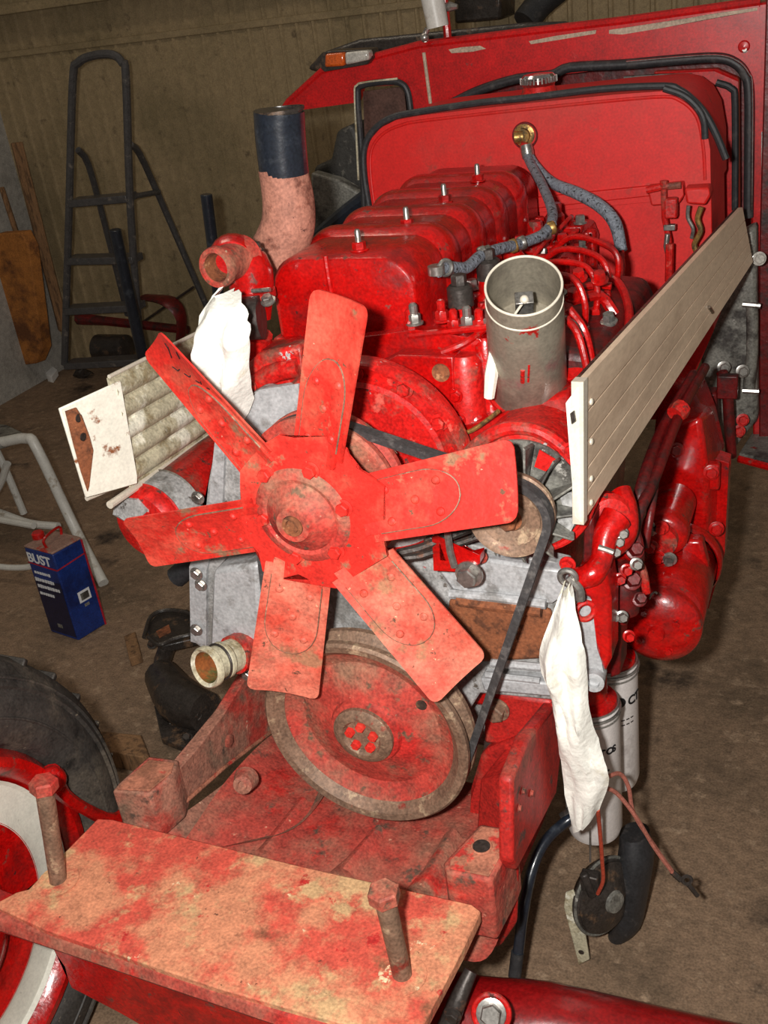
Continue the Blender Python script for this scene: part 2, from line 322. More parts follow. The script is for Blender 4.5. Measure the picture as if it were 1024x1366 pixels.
# pale tubular trestle
tr = thing('tubular_stool', (P(60, 780, Z=0)), 'pale grey tubular metal stool frame at the left edge behind the blue can', 'stool')
seatz = .42
A = P(-60, 572, Y=1.35)
part('seat', GREYM, tr, lambda m: prism(m, [P(-80, 560, Y=1.55), P(10, 566, Y=1.55), P(38, 580, Y=1.42), P(0, 592, Y=1.3), P(-80, 600, Y=1.3)], (0, 0, -.02)), bevel=.006)
part('hoop_leg', TUBEW, tr, lambda m: tube(m, [P(-60, 598, Y=1.32), P(0, 590, Y=1.32), P(35, 585, Y=1.32), P(50, 600, Y=1.31), P(100, 705, Y=1.3), P(138, 778, Z=.012)], .017, 12, 5))
part('rear_leg', TUBEW, tr, lambda m: tube(m, [P(-5, 600, Y=1.5), P(8, 628, Y=1.5), P(32, 685, Y=1.5)], .013, 10, 4))
part('brace', TUBEW, tr, lambda m: tube(m, [P(10, 618, Y=1.48), P(-2, 650, Y=1.48), P(-30, 690, Y=1.48)], .013, 10, 4))
part('rung', TUBEW, tr, lambda m: tube(m, [P(-40, 672, Y=1.35), P(0, 684, Y=1.32), P(40, 698, Y=1.3), P(78, 702, Y=1.3)], .013, 10, 4))
part('rung', TUBEW, tr, lambda m: tube(m, [P(-40, 688, Y=1.28), P(0, 693, Y=1.26), P(45, 701, Y=1.24)], .012, 10, 4))
part('lower_rail', TUBEW, tr, lambda m: tube(m, [P(-40, 745, Y=1.15), P(0, 756, Y=1.15), P(40, 756, Y=1.15), P(46, 745, Y=1.15)], .010, 10, 4))
# blue can
C0, C1, C2 = P(105, 855, Z=0), P(68, 843, Z=0), P(142, 832, Z=0)
C3 = C1+C2-C0
hz = (P(78, 745, X=C0.x, ) - P(78, 745, X=C0.x)).length
tv = Vector((0, 0, .285))
can = thing('tin_can', (C0+C3)/2, 'blue rectangular metal can with red carrying handle and white lettering', 'can')
part('body', BLUE, can, lambda m: prism(m, [C0, C2, C3, C1], tv), bevel=.004)
e1 = (C1-C0).normalized(); e2 = (C2-C0).normalized(); nl = Vector((e1.y, -e1.x, 0)); 
if nl.dot(CP-C0) < 0: nl = -nl
nr = Vector((e2.y, -e2.x, 0))
if nr.dot(CP-C0) < 0: nr = -nr
W1 = (C1-C0).length; W2 = (C2-C0).length
part('top', TINTOP, can, lambda m: prism(m, [p+tv for p in (C0, C2, C3, C1)], (0, 0, .006)), bevel=.002)
part('dark_label', BLUED, can, lambda m: prism(m, [C0+e1*W1*.97+Z_*.01+nl*.0006, C0+e1*W1*.04+Z_*.01+nl*.0006, C0+e1*W1*.04+Z_*.19+nl*.0006, C0+e1*W1*.97+Z_*.19+nl*.0006], -nl*.0004))
def strip(m, o, e, nn, a, b, z0, z1, zb=None):
    zb = zb or (z0, z1); prism(m, [o+e*a+Z_*z0+nn*.0012, o+e*b+Z_*zb[0]+nn*.0012, o+e*b+Z_*zb[1]+nn*.0012, o+e*a+Z_*z1+nn*.0012], -nn*.0008)
def can_red(m):
    strip(m, C0, e1, nl, 0, W1, .232, .237, (.236, .240)); strip(m, C0, e2, nr, 0, W2, .232, .236, (.240, .244)); strip(m, C0, e2, nr, W2-.006, W2, .0, .285)
part('red_band', RPRINT, can, can_red)
def can_lbl(m):
    strip(m, C0, e2, nr, W2*.38, W2*.78, .105, .140)
part('price_label', WPRINT, can, can_lbl)
part('label_print', GREYM, can, lambda m: (strip(m, C0+nr*.001, e2, nr, W2*.45, W2*.72, .111, .133), strip(m, C0, e2, nr, W2*.5, W2*.66, .088, .097), strip(m, C0, e1, nl, W1*.45, W1*.62, .03, .042)))
part('handle', RED, can, lambda m: tube(m, [(C0*.6+C3*.4)+e2*-.02+tv, (C0*.6+C3*.4)+e2*-.02+tv+Z_*.03, (C0*.4+C3*.6)+e2*.03+tv+Z_*.03, (C0*.4+C3*.6)+e2*.03+tv], .004, 8, 4))
part('spout_cap', RED, can, lambda m: lathe(m, C1*.6+C3*.4+e2*.012+tv, Z_, [(.018, 0), (.018, .02), (.014, .024)], 16))
def text(s, size, pos, xd, up, m, parent, name='lettering', ext=.0004, bold=0.):
    c = bpy.data.curves.new('t', 'FONT'); c.body = s; c.size = size; c.extrude = ext; c.offset = bold; c.align_x = 'LEFT'
    t = bpy.data.objects.new('t', c); COL.objects.link(t); bpy.context.view_layer.update()
    me = bpy.data.meshes.new_from_object(t); bpy.data.objects.remove(t)
    b = newbm(); b.from_mesh(me); xd = Vector(xd).normalized(); up = Vector(up).normalized(); zd = xd.cross(up)
    M_ = Matrix((xd, up, zd)).transposed().to_4x4(); M_.translation = pos
    b.transform(M_); return obj(name, b, m, parent)
lx = -e1
text('BUST', .042, C1-nl*-.0015+Z_*.243+lx*.004, lx, Z_, WPRINT, can, bold=.001)
def scribble(m, z, n, x0, hgt):
    xx = x0; rnd = random.Random(n)
    for k in range(n):
        wdt = rnd.uniform(.005, .011); c = C1+nl*.0016+Z_*(z+hgt/2)+lx*(xx+wdt/2); box(m, c, (wdt, .0012, hgt*rnd.uniform(.7, 1.)), Matrix((lx, nl, Z_)).transposed()); xx += wdt+.003
for z, n, x0, hgt in ((.205, 7, .016, .010), (.180, 8, .010, .012), (.158, 9, .012, .012), (.135, 6, .012, .009)):
    part('faded_print', WPRINT, can, lambda m: scribble(m, z, n, x0, hgt))
# wood blocks on the floor
def fblock(pts, h, m, name, label, cat, Zb=0):
    bm = newbm(); prism(bm, [P(a, b, Z=Zb+h) for a, b in pts], (0, 0, -h)); tag(obj(name, bm, m, bevel=.003), label, cat)
fblock([(165, 848), (180, 842), (188, 872), (172, 878)], .03, WOOD, 'wood_block', 'small weathered wood block on the floor right of the blue can', 'block')
fblock([(124, 974), (188, 980), (198, 1006), (190, 1010), (134, 1000)], .05, WOOD, 'wood_block', 'flat tan wood block on the floor behind the tyre', 'block')
# oily engine part on floor
op = thing('oil_pump', P(225, 900, Z=0), 'oily black pump assembly lying on the floor beside the silver cover', 'engine part')
part('casing', OILY, op, lambda m: tube(m, [P(215, 900, Z=.05), P(240, 935, Z=.05), P(275, 950, Z=.06)], [.045, .06, .05], 12, 3))
part('flange', OILY, op, lambda m: prism(m, pz([(192, 838), (212, 815), (250, 812), (270, 830), (265, 850), (215, 862)], .10), (0, 0, -.025)), bevel=.004)
part('neck', OILY, op, lambda m: tube(m, [P(228, 850, Z=.08), P(215, 890, Z=.06), P(222, 930, Z=.05)], .022, 12, 4))
part('gasket', RUST, op, lambda m: prism(m, pz([(208, 842), (225, 833), (228, 842), (212, 850)], .103), (0, 0, -.004)))
part('loop_wire', OILY, op, lambda m: tube(m, pz([(192, 850), (202, 822), (225, 814), (255, 820), (262, 842), (232, 852), (212, 860), (198, 850)], .11), .006, 8, 4))
for i, (x, y) in enumerate(((203, 860), (206, 893), (238, 913), (248, 930), (262, 955), (233, 963), (250, 985))):
    c = P(x, y, Z=.06 if i < 5 else .02); bolt(op, c, (.2, -.4, .8), .010, .012, STEEL if i % 2 else DSTEEL)
part('base_plate', OILY, op, lambda m: prism(m, pz([(205, 940), (250, 960), (300, 940), (330, 930), (290, 985), (252, 1000), (215, 985)], .02), (0, 0, -.018)), bevel=.003)

# ================================================================== WHEEL at left
WX = -.5; wr = .425; wc = Vector((WX, -.325, wr)); wh = thing('tractor_wheel', (WX, wc.y, 0), 'tractor front wheel with black tyre, red rim and white ring', 'wheel')
wa = Vector((-1, 0, 0))
part('tyre', TYRE, wh, lambda m: lathe(m, wc, wa, [(.285, .01), (.30, -.01), (.33, -.02), (.36, -.018), (.375, -.008), (.38, -.012), (.395, .0), (.412, .015), (.422, .05), (.425, .11), (.422, .17), (.40, .21), (.35, .24), (.3, .23), (.26, .19)], 90, False))
for i in range(34):
    a = 2*pi*i/34; d = Vector((0, cos(a), sin(a))); t = Vector((0, -sin(a), cos(a)))
    for sd in (0, 1):
        c = wc+wa*(.065+.09*sd)+d*.415; LR = Matrix((wa, (t+wa*(.5 if sd else -.5)).normalized(), d)).transposed()
        part('tread_lug', TYRE, wh, lambda m: box(m, c, (.085, .022, .02), LR), bevel=.004)
part('bead_ridge', TYRE, wh, lambda m: (ring(m, wc-wa*.02, wa, .335, .0025, 80, 6), ring(m, wc-wa*.004, wa, .392, .003, 80, 6)))
part('rim_flange', RED, wh, lambda m: lathe(m, wc, wa, [(.286, .05), (.288, .0), (.278, -.016), (.264, -.018), (.248, -.004), (.238, .03)], 80, False))
part('white_ring', RIMW, wh, lambda m: lathe(m, wc, wa, [(.242, -.002), (.236, .004), (.20, .010), (.182, .004)], 80, False))
part('wheel_disc', RED, wh, lambda m: lathe(m, wc, wa, [(.184, .004), (.165, .014), (.12, .012), (.09, -.02), (.06, -.034), (.02, -.036), (.0, -.036)], 64, False))
part('steering_arm', RED, wh, lambda m: tube(m, [P(64, 1032, X=-.478), P(84, 1060, X=-.475), P(112, 1078, X=-.47), P(150, 1094, X=-.465), P(175, 1076, X=-.46)], [.02, .012, .010, .012, .010], 10, 3))
part('arm_boss', RED, wh, lambda m: sphere(m, P(70, 1040, X=-.475), .022))
# ================================================================== FRONT FRAME
PZ = .5
fr = thing('tractor_chassis', (0, -.1, .25), 'dusty red cast front frame with rusty orange top plate below the fan', 'frame')
topo = pz([(130, 1092), (150, 1093), (400, 1155), (628, 1206), (641, 1216), (618, 1265), (562, 1372), (520, 1384), (290, 1318), (60, 1240), (0, 1212), (-8, 1206), (22, 1190), (38, 1186)], PZ)
part('top_plate', PLATE, fr, lambda m: prism(m, topo, (0, 0, -.018)), bevel=.006)
FL, FR_ = P(-10, 1206, Z=PZ), P(545, 1388, Z=PZ)
def lip(m):
    A, B = FL+Vector((0, -.002, -.006)), FR_+Vector((0, -.002, -.006))
    pr = [(0, 0), (-.012, -.004), (-.018, -.016), (-.012, -.028), (0, -.03)]
    loft(m, [[p+Vector((0, a, b)) for a, b in pr] for p in (A, (A+B)/2, B)])
part('front_lip', FRAME, fr, lip)
def face(m):
    yy = FL.y+.004; A = [P(a, b, Y=yy) for a, b in ((-20, 1206), (60, 1240), (290, 1318), (560, 1390), (560, 1480), (330, 1450), (160, 1352), (95, 1318), (88, 1290), (70, 1264), (0, 1244))]
    prism(m, A, (0, .03, 0))
part('front_face', RED, fr, face, bevel=.004)
def axle(m):
    tube(m, [Vector((-.48, -.14, .30)), Vector((-.3, -.14, .30)), Vector((.15, -.12, .285)), Vector((.3, -.10, .29)), Vector((.5, -.08, .285)), Vector((.95, -.04, .27))], [.05, .055, .06, .06, .052, .045], 20, 4)
ax = part('front_axle', AXR, None, axle); tag(ax, 'red front axle beam crossing the bottom right under the chassis', 'axle')
bolt(ax, P(655, 1352, Y=-.185), (.2, -.7, .6), .014, .012, STEEL)
part('grease_ring', REDW, ax, lambda m: ring(m, P(655, 1352, Y=-.18), (.2, -.7, .6), .022, .004, 24, 8))
# left pad, rail
def sym_pad(m, pts, Z, h): prism(m, pz(pts, Z), (0, 0, -h))
part('mounting_pad', FRAMEB, fr, lambda m: sym_pad(m, [(149, 1055), (160, 1042), (198, 1008), (238, 1013), (232, 1032), (200, 1060)], .535, .09), bevel=.004)
part('pad_top', PADM, fr, lambda m: sym_pad(m, [(156, 1052), (164, 1043), (199, 1013), (232, 1017), (228, 1030), (199, 1054)], .5375, .003), bevel=.001)
part('mounting_pad', FRAME, fr, lambda m: prism(m, pz([(590, 1150), (640, 1098), (690, 1106), (684, 1122), (655, 1175), (596, 1164)], .545), (0, 0, -.11)), bevel=.005)
part('pad_top', PADM, fr, lambda m: prism(m, pz([(600, 1147), (643, 1102), (684, 1109), (678, 1122), (652, 1168), (600, 1158)], .547), (0, 0, -.003)), bevel=.001)
part('pad_hole', OILY, fr, lambda m: lathe(m, P(642, 1129, Z=.5475), Z_, [(.0115, 0), (.0115, .0012)], 20))
part('pad_hole_rim', PADM, fr, lambda m: ring(m, P(642, 1129, Z=.548), Z_, .013, .0015, 24, 6))
XL = P(240, 1078, Z=.5).x
def lrail(m):
    prism(m, px([(230, 1036), (262, 1000), (300, 950), (335, 893), (352, 880), (375, 880), (390, 955), (370, 972), (300, 1025), (240, 1078), (236, 1090), (214, 1080)], -.306), (-.02, 0, 0))
part('side_rail', FRAMEB, fr, lrail, bevel=.005)
bolt(fr, P(303, 988, X=-.308), (1, 0, 0), .012, .006, FRAME)
part('rail_lip', PADM, fr, lambda m: tube(m, px([(240, 1076), (300, 1023), (370, 970)], -.304), .0035, 8))
part('boss', FRAMEB, fr, lambda m: lathe(m, P(322, 1050, Y=.02), (.3, -1, .3), [(.02, -.03), (.015, -.006), (.008, -.004), (.006, -.008)], 20))
# cross casting under pulley: curved tray
def tray(m):
    rows = []
    xs = [-.27, -.25, -.23, -.19, -.14, -.05, .05, .13, .19, .23]
    for y, zo in ((-.11, .0), (-.04, .0), (.05, .01), (.14, .0), (.24, -.02)):
        r = []
        for i, x in enumerate(xs):
            t = (x+.05)/.3; z = .405+zo+.10*min(1, abs(t))**3 if x < 0 else .40+zo
            r.append((x, y, z))
        rows.append(r)
    V = [[m.verts.new(p) for p in r] for r in rows]
    for a, b in zip(V, V[1:]):
        for i in range(len(xs)-1): m.faces.new((a[i], a[i+1], b[i+1], b[i]))
    bmesh.ops.solidify(m, geom=m.faces[:], thickness=.03)
part('cross_tray', FRAME, fr, tray, subsurf=2)
for a, b, h in (((404, 1063), (351, 1133), .04), ((506, 1100), (457, 1158), .04), ((605, 1105), (562, 1182), .04)):
    A, B = P(*a, Z=.422), P(*b, Z=.422)
    part('rib', FRAME, fr, lambda m: loft(m, [[q+Vector((-w_*1.6, 0, -h)), q+Vector((-w_*.25, 0, -.002)), q, q+Vector((w_*.25, 0, -.004)), q+Vector((w_*1.1, 0, -h))] for q, w_ in ((A, .022), (B, .034))]))
# back wall of left part (inner slope casting)
def inner(m):
    T_ = [P(205, 1100, X=-.31), P(255, 1068, X=-.30), P(305, 1030, X=-.295), P(340, 1002, X=-.29), P(375, 975, X=-.285)]
    B_ = [P(262, 1135, Z=.44), P(345, 1122, Z=.43), P(395, 1108, Z=.42), P(420, 1080, Z=.42), P(440, 1050, Z=.43)]
    T_ = [q+Vector((-.004, .012, -.022)) for q in T_]
    G = []
    for k in range(6):
        u = k/5; G.append([m.verts.new(a*(1-u)+b*u+Vector((0, 0, -.03*sin(pi*u)+.008*sin(i*2.1)*sin(pi*u)))) for i, (a, b) in enumerate(zip(T_, B_))])
    for r, q in zip(G, G[1:]):
        for i in range(4): m.faces.new((r[i], r[i+1], q[i+1], q[i]))
    bmesh.ops.solidify(m, geom=m.faces[:], thickness=.008)
part('inner_wall', FRAMEB, fr, inner, subsurf=2)
# right rail
def rrail(m):
    prism(m, [P(745, 935, X=.262), P(748, 1010, X=.262), P(742, 1060, X=.262), P(690, 1162, X=.262), P(684, 1150, X=.262), P(684, 1040, X=.262), P(705, 985, X=.262)], (-.02, 0, 0))
part('side_rail', CASTR, fr, rrail, bevel=.005)
part('rail_flange', CASTR, fr, lambda m: loft(m, [[P(722, 935, Y=.24), P(745, 935, Y=.24), P(745, 950, Y=.24), P(722, 950, Y=.24)], [P(672, 1000, Y=.16), P(690, 1005, Y=.15), P(690, 1030, Y=.15), P(672, 1030, Y=.16)], [P(640, 1040, Y=.1), P(684, 1040, Y=.07), P(684, 1120, Y=.07), P(635, 1110, Y=.1)]]), bevel=.004)
part('gusset', CASTR, fr, lambda m: prism(m, py([(650, 1000), (690, 985), (740, 935), (742, 1010), (690, 1110), (625, 1105), (628, 1050), (640, 1010)], .16), (0, .02, 0)), bevel=.006)
for q in ((708, 1058), (697, 1055), (692, 1078)): part('bolt', FRAME, fr, lambda m: hexa(m, P(*q, X=.263), (1, 0, 0), .004, .003, True))
part('lower_side', CASTR, fr, lambda m: loft(m, [py([(596, 1165), (655, 1176), (690, 1120), (692, 1162), (690, 1230), (668, 1262), (640, 1270), (600, 1260)], -.02), py([(600, 1160), (650, 1170), (685, 1130), (690, 1162), (690, 1220), (668, 1250), (640, 1255), (600, 1250)], .05)]), bevel=.006)
# long bolts
for i, (b, t, rr, lab) in enumerate((((78, 1176), (59, 1052), .0135, 'tall rusty hexagon bolt standing at the left end of the orange plate'), ((537, 1302), (513, 1198), .0135, 'tall rusty hexagon bolt standing at the right end of the orange plate'))):
    B = P(*b, Z=PZ+.001); T = P(*t, Y=B.y+(.02 if i == 0 else .0)); d = (T-B).normalized()
    th_ = thing('hex_bolt', B, lab, 'bolt')
    part('shank', PGREY, th_, lambda m: lathe(m, B, d, [(rr*.9, 0), (rr*.9, (T-B).length*.6), (rr*.92, (T-B).length*.62), (rr*.95, (T-B).length)], 20))
    part('head', PULL, th_, lambda m: hexa(m, T-d*.002, d, .0195, .017, False, .2))
    part('washer', PLATE, th_, lambda m: lathe(m, B, Z_, [(.024, 0), (.03, .003), (.015, .004)], 24))

# ================================================================== CRANK PULLEY
Cc = Vector((.012, .045, .622)); RP = .158
cp = thing('crank_pulley', (Cc.x, Cc.y, Cc.z-RP), 'large dished red crank pulley coated in brown dirt below the fan', 'pulley')
part('rim', PGREY, cp, lambda m: lathe(m, Cc, YP, [(RP-.026, .012), (RP-.014, -.002), (RP-.004, -.004), (RP, .0), (RP, .008), (RP-.014, .018), (RP-.014, .022), (RP, .032), (RP, .040), (RP-.02, .042), (.05, .042), (0, .042)], 72, False))
part('web', PULL, cp, lambda m: lathe(m, Cc, YN, [(RP-.022, -.012), (RP-.034, -.022), (RP-.05, -.028), (.075, -.018), (.055, -.012), (.052, -.006), (.045, -.004), (.0, -.004)], 72, False))
part('hub_boss', PGREY, cp, lambda m: lathe(m, Cc+YP*.006, YN, [(.046, 0), (.046, .008), (.036, .014), (.03, .014), (.026, .008), (.0, .008)], 40, False))
for i in range(5):
    a = 2*pi*i/5+.3; bolt(cp, Cc+Vector((cos(a)*.019, .0, sin(a)*.019)), YN, .0075, .010, REDF, ang=i, washer=False)
part('balance_hole', OILY, cp, lambda m: lathe(m, P(562, 940, Y=.068), YN, [(.008, 0), (.008, .002)], 12))
# ================================================================== WATER PUMP PULLEY
Wc = Vector((0.0, .075, 1.0)); RW = .108
wp = thing('water_pump_pulley', (Wc.x, Wc.y, Wc.z-RW), 'dusty water pump pulley ring half hidden behind the fan', 'pulley')
Vp = P(560, 600, Y=.075)
part('rim', PULL, wp, lambda m: lathe(m, Wc, YP, [(.04, -.008), (RW-.04, -.006), (RW-.022, -.018), (RW-.004, -.018), (RW, -.014), (RW, -.006), (RW-.012, .002), (RW, .012), (RW, .02), (.05, .02)], 64, False))
part('hub', PULL, wp, lambda m: lathe(m, Wc, YN, [(.042, -.05), (.042, .035), (.02, .045), (0, .045)], 32, False))
# ================================================================== ALTERNATOR
Ac = P(697, 662, Y=.13); Ap = Vector((Ac.x, .075, Ac.z)); RA = .052
al = thing('alternator', (Ac.x, .16, Ac.z-.08), 'alternator with grey finned cooling fan and brown pulley right of the fan', 'alternator')
part('housing', REDW, al, lambda m: lathe(m, Ac, YP, [(.062, .012), (.083, .014), (.088, .02), (.088, .05), (.083, .055), (.083, .13), (.07, .145), (0, .145)], 48, False))
part('housing_lip', REDW, al, lambda m: ring(m, Ac+YP*.014, YP, .084, .0045, 48, 8))
part('fan_disc', GREYM, al, lambda m: lathe(m, Ac, YN, [(.075, -.008), (.075, -.004), (0, -.004)], 40, False))
for i in range(13):
    a = 2*pi*i/13+.2; d = Vector((cos(a), 0, sin(a))); t = Vector((-sin(a), 0, cos(a)))
    def fin(m):
        pts = [Ac+d*.025+YN*.004, Ac+d*.076+t*.010+YN*.004, Ac+d*.078+t*.016+YN*.028, Ac+d*.05+t*.004+YN*.034]
        prism(m, pts, t*.004+d*.001)
    part('cooling_fin', GREYM, al, fin, bevel=.001)
    if i % 2 == 0: part('fin_plate', REDW if i % 4 else SILV, al, lambda m: prism(m, [Ac+d*.05+t*.0+YN*.006, Ac+d*.074+t*.002+YN*.006, Ac+d*.070-t*.022+YN*.005, Ac+d*.05-t*.015+YN*.005], YN*.002))
part('pulley', PGREY, al, lambda m: lathe(m, Ap, YP, [(0, -.006), (.012, -.006), (.014, .002), (RA-.02, .004), (RA-.008, -.006), (RA, -.008), (RA, -.002), (RA-.01, .006), (RA, .014), (RA, .02), (.02, .022), (.016, .05)], 48, False))
part('pulley_face', PGREY, al, lambda m: lathe(m, Ap, YN, [(RA-.014, .004), (RA-.022, .002), (.02, -.001), (.016, .006), (0, .006)], 40, False))
bolt(al, Ap+YN*.004, YN, .012, .012, RUST)
for q in ((640, 742), (757, 752), (762, 600)): bolt(al, P(*q, Y=.14), YN, .008, .008, REDW)
part('top_arch', REDW, al, lambda m: tube(m, py([(618, 612), (640, 590), (675, 572), (715, 574), (750, 596), (762, 620)], .145), .009, 10, 4))
# ================================================================== V-BELT
def belt_path():
    cs = [(Vector((Wc.x, Wc.z)), RW-.006), (Vector((Ap.x, Ap.z)), RA-.004), (Vector((Cc.x, Cc.z)), RP-.008)]
    out = []
    order = [0, 1, 2]   # clockwise seen from the front
    n = 3
    tang = []
    for k in range(n):
        (c0, r0), (c1, r1) = cs[order[k]], cs[order[(k+1) % n]]
        d = c1-c0; L = d.length; u = d/L; nn = Vector((-u.y, u.x))   # left of travel = outside when clockwise
        s = (r0-r1)/L; q = nn*math.sqrt(1-s*s)+u*s
        tang.append((c0+q*r0, c1+q*r1, q))
    for k in range(n):
        p0, p1, q = tang[k]; q2 = tang[(k+1) % n][2]; c, r = cs[order[(k+1) % n]]
        m = 14
        for i in range(m+1): out.append(p0+(p1-p0)*i/m)
        a0 = math.atan2(q.y, q.x); a1 = math.atan2(q2.y, q2.x)
        while a1 > a0: a1 -= 2*pi
        for i in range(1, 18): a = a0+(a1-a0)*i/18; out.append(c+Vector((cos(a), sin(a)))*r)
    return out
bp_ = belt_path()
def belt(m):
    n = len(bp_); rings = []
    for i, p in enumerate(bp_):
        t = (bp_[(i+1) % n]-bp_[i-1]).normalized(); o_ = Vector((-t.y, t.x)); Y0 = .072
        rings.append([Vector((p.x, Y0-.0085, p.y))+Vector((o_.x, 0, o_.y))*.005, Vector((p.x, Y0+.0085, p.y))+Vector((o_.x, 0, o_.y))*.005,
                      Vector((p.x, Y0+.006, p.y))-Vector((o_.x, 0, o_.y))*.006, Vector((p.x, Y0-.006, p.y))-Vector((o_.x, 0, o_.y))*.006])
    V = [[m.verts.new(q) for q in r] for r in rings]
    for i in range(n):
        for j in range(4): m.faces.new((V[i][j], V[i][(j+1) % 4], V[(i+1) % n][(j+1) % 4], V[(i+1) % n][j]))
bm = newbm(); belt(bm); tag(obj('v_belt', bm, BELT, sharp=50), 'black rubber belt running from crank pulley up around the alternator pulley', 'belt')

# ================================================================== FAN
fan = thing('cooling_fan', (0, 0, .72), 'six-bladed faded red cooling fan in front of the engine', 'fan')
TW = .018
# each blade: inner-ccw, outer-ccw, outer-cw, inner-cw picture corners (cw edge is the forward one)
BL = [((390, 600), (414, 384), (490, 412), (457, 606)),
      ((488, 632), (683, 584), (690, 696), (512, 722)),
      ((532, 742), (650, 876), (580, 942), (452, 788)),
      ((440, 788), (424, 935), (328, 920), (352, 762)),
      ((342, 736), (200, 757), (160, 694), (322, 668)),
      ((318, 628), (190, 474), (212, 442), (352, 592))]
def blade_surface(k):
    a, b, c, d = BL[k]
    cor = [P(*a, Y=TW*.6), P(*b, Y=TW), P(*c, Y=-TW), P(*d, Y=-TW*.6)]
    def f(s, t, off=0.):   # s across ccw->cw, t outward
        p = (cor[0]*(1-t)+cor[1]*t)*(1-s)+(cor[3]*(1-t)+cor[2]*t)*s
        w_ = cor[3]-cor[0]; l_ = cor[1]-cor[0]; nn = w_.cross(l_).normalized()
        if nn.dot(CP) < 0 and nn.y > 0: nn = -nn
        if nn.y > 0: nn = -nn
        camber = .006*(1-(2*s-1)**2)
        return p+nn*(off-camber)
    return f
def sheet(m, f, smin, smax, ts, off, th_, ns=8):
    A = []; B = []
    for t in ts:
        a, b = smin(t), smax(t)
        A.append([m.verts.new(f(a+(b-a)*i/ns, t, off)) for i in range(ns+1)])
        B.append([m.verts.new(f(a+(b-a)*i/ns, t, off-th_)) for i in range(ns+1)])
    for G, fl_ in ((A, 0), (B, 1)):
        for r, q in zip(G, G[1:]):
            for i in range(ns):
                v = (r[i], r[i+1], q[i+1], q[i]); m.faces.new(v[::-1] if fl_ else v)
    ed = [r[0] for r in A], [r[0] for r in B]; e2_ = [r[-1] for r in A], [r[-1] for r in B]
    for (u, v) in (ed, e2_, (A[0], B[0]), (A[-1], B[-1])):
        for i in range(len(u)-1):
            try: m.faces.new((u[i], u[i+1], v[i+1], v[i]))
            except ValueError: pass
for k in range(6):
    f = blade_surface(k)
    rc = .07
    def edge(t):
        e = 0.
        if t > 1-rc: e = .12*(1-math.sqrt(max(0, 1-((t-(1-rc))/rc)**2)))
        return e
    ts = [-.07, .0, .1, .2, .3, .4, .5, .6, .7, .8, .88, .93, .95, .965, .98, .99, 1.0]
    b = newbm(); sheet(b, f, lambda t: edge(t), lambda t: 1-edge(t), ts, 0, .0028)
    FMAT = REDP if k in (2, 3) else REDF
    bl = obj('fan_blade', b, FMAT, fan)
    # riveted pad (arm of the spider), rounded end
    def pw(t):
        return .12 if t < .35 else .12+.38*(1-math.sqrt(max(0, 1-((t-.35)/.27)**2)))
    b = newbm(); sheet(b, f, lambda t: pw(t), lambda t: 1-pw(t), [-.12, 0, .1, .2, .3, .35, .4, .45, .5, .54, .57, .59, .605, .615, .62], .0046, .0046)
    arm = obj('arm_pad', b, FMAT, bl)
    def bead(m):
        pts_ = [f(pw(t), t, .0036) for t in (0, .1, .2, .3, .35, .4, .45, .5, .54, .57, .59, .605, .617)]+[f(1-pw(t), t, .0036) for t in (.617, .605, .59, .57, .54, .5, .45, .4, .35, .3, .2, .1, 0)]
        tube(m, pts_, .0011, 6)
    b = newbm(); bead(b); obj('grime_shadow_bead', b, PGREY, bl)  # dark line round the pad: caked dirt plus its edge shadow, as one tube
    for s, t in ((.28, .1), (.74, .1), (.5, .3), (.3, .47), (.72, .47)):
        p = f(s, t, .0044); q = f(s, t, .0085)
        b = newbm(); lathe(b, p, q-p, [(.0056, 0), (.0052, .0022), (.003, .0042), (0, .0046)], 12); obj('rivet', b, FMAT, bl)
# spider disc
Hc = P(405, 686, Y=0)
def spider(m):
    pts = []
    o_ = py([(352, 592), (372, 580), (392, 584), (440, 582), (462, 600), (470, 622), (488, 632), (512, 650), (510, 700), (512, 722), (516, 742), (500, 748), (462, 775), (448, 785), (430, 782), (398, 766), (372, 772), (350, 762), (345, 738), (330, 720), (322, 695), (322, 668), (320, 650), (320, 628), (335, 610)], -.004)
    prism(m, o_, (0, .004, 0))
part('spider_plate', REDF, fan, spider, bevel=.001)
part('hub_dish', PULL, fan, lambda m: lathe(m, Vector((Hc.x, -.003, Hc.z)), YN, [(.066, 0), (.060, .005), (.052, .007), (.047, .005), (.044, .009), (.030, .016), (.024, .024), (.022, .028), (.014, .028), (.013, .018), (0, .018)], 48, False))
part('hub_nut', RUST, fan, lambda m: lathe(m, Vector((Hc.x, -.030, Hc.z)), YN, [(.0135, -.004), (.0135, .003), (.009, .0035), (.008, -.001), (0, -.001)], 24, False))
for i, q in enumerate(((355, 632), (415, 627), (459, 677), (449, 734), (397, 741), (354, 690))):
    bolt(fan, P(*q, Y=-.004), YN, .0085, .009, REDF, ang=i*.7)
# pencil marks on blade
fB = blade_surface(5)
def marks(m):
    def ln(a, b, w_=.0008):
        tube(m, [fB(*a, .0006), fB(*b, .0006)], w_, 5)
    ln((.78, .90), (.60, .84)); ln((.80, .93), (.72, .88)); ln((.93, .83), (.82, .79))
    for i in range(7):
        s = .42+.07*i; ln((s, .80-.045*i), (s+.05, .77-.04*i+(.02 if i % 2 else -.02)))
part('pencil_mark', BLACK, fan, marks)

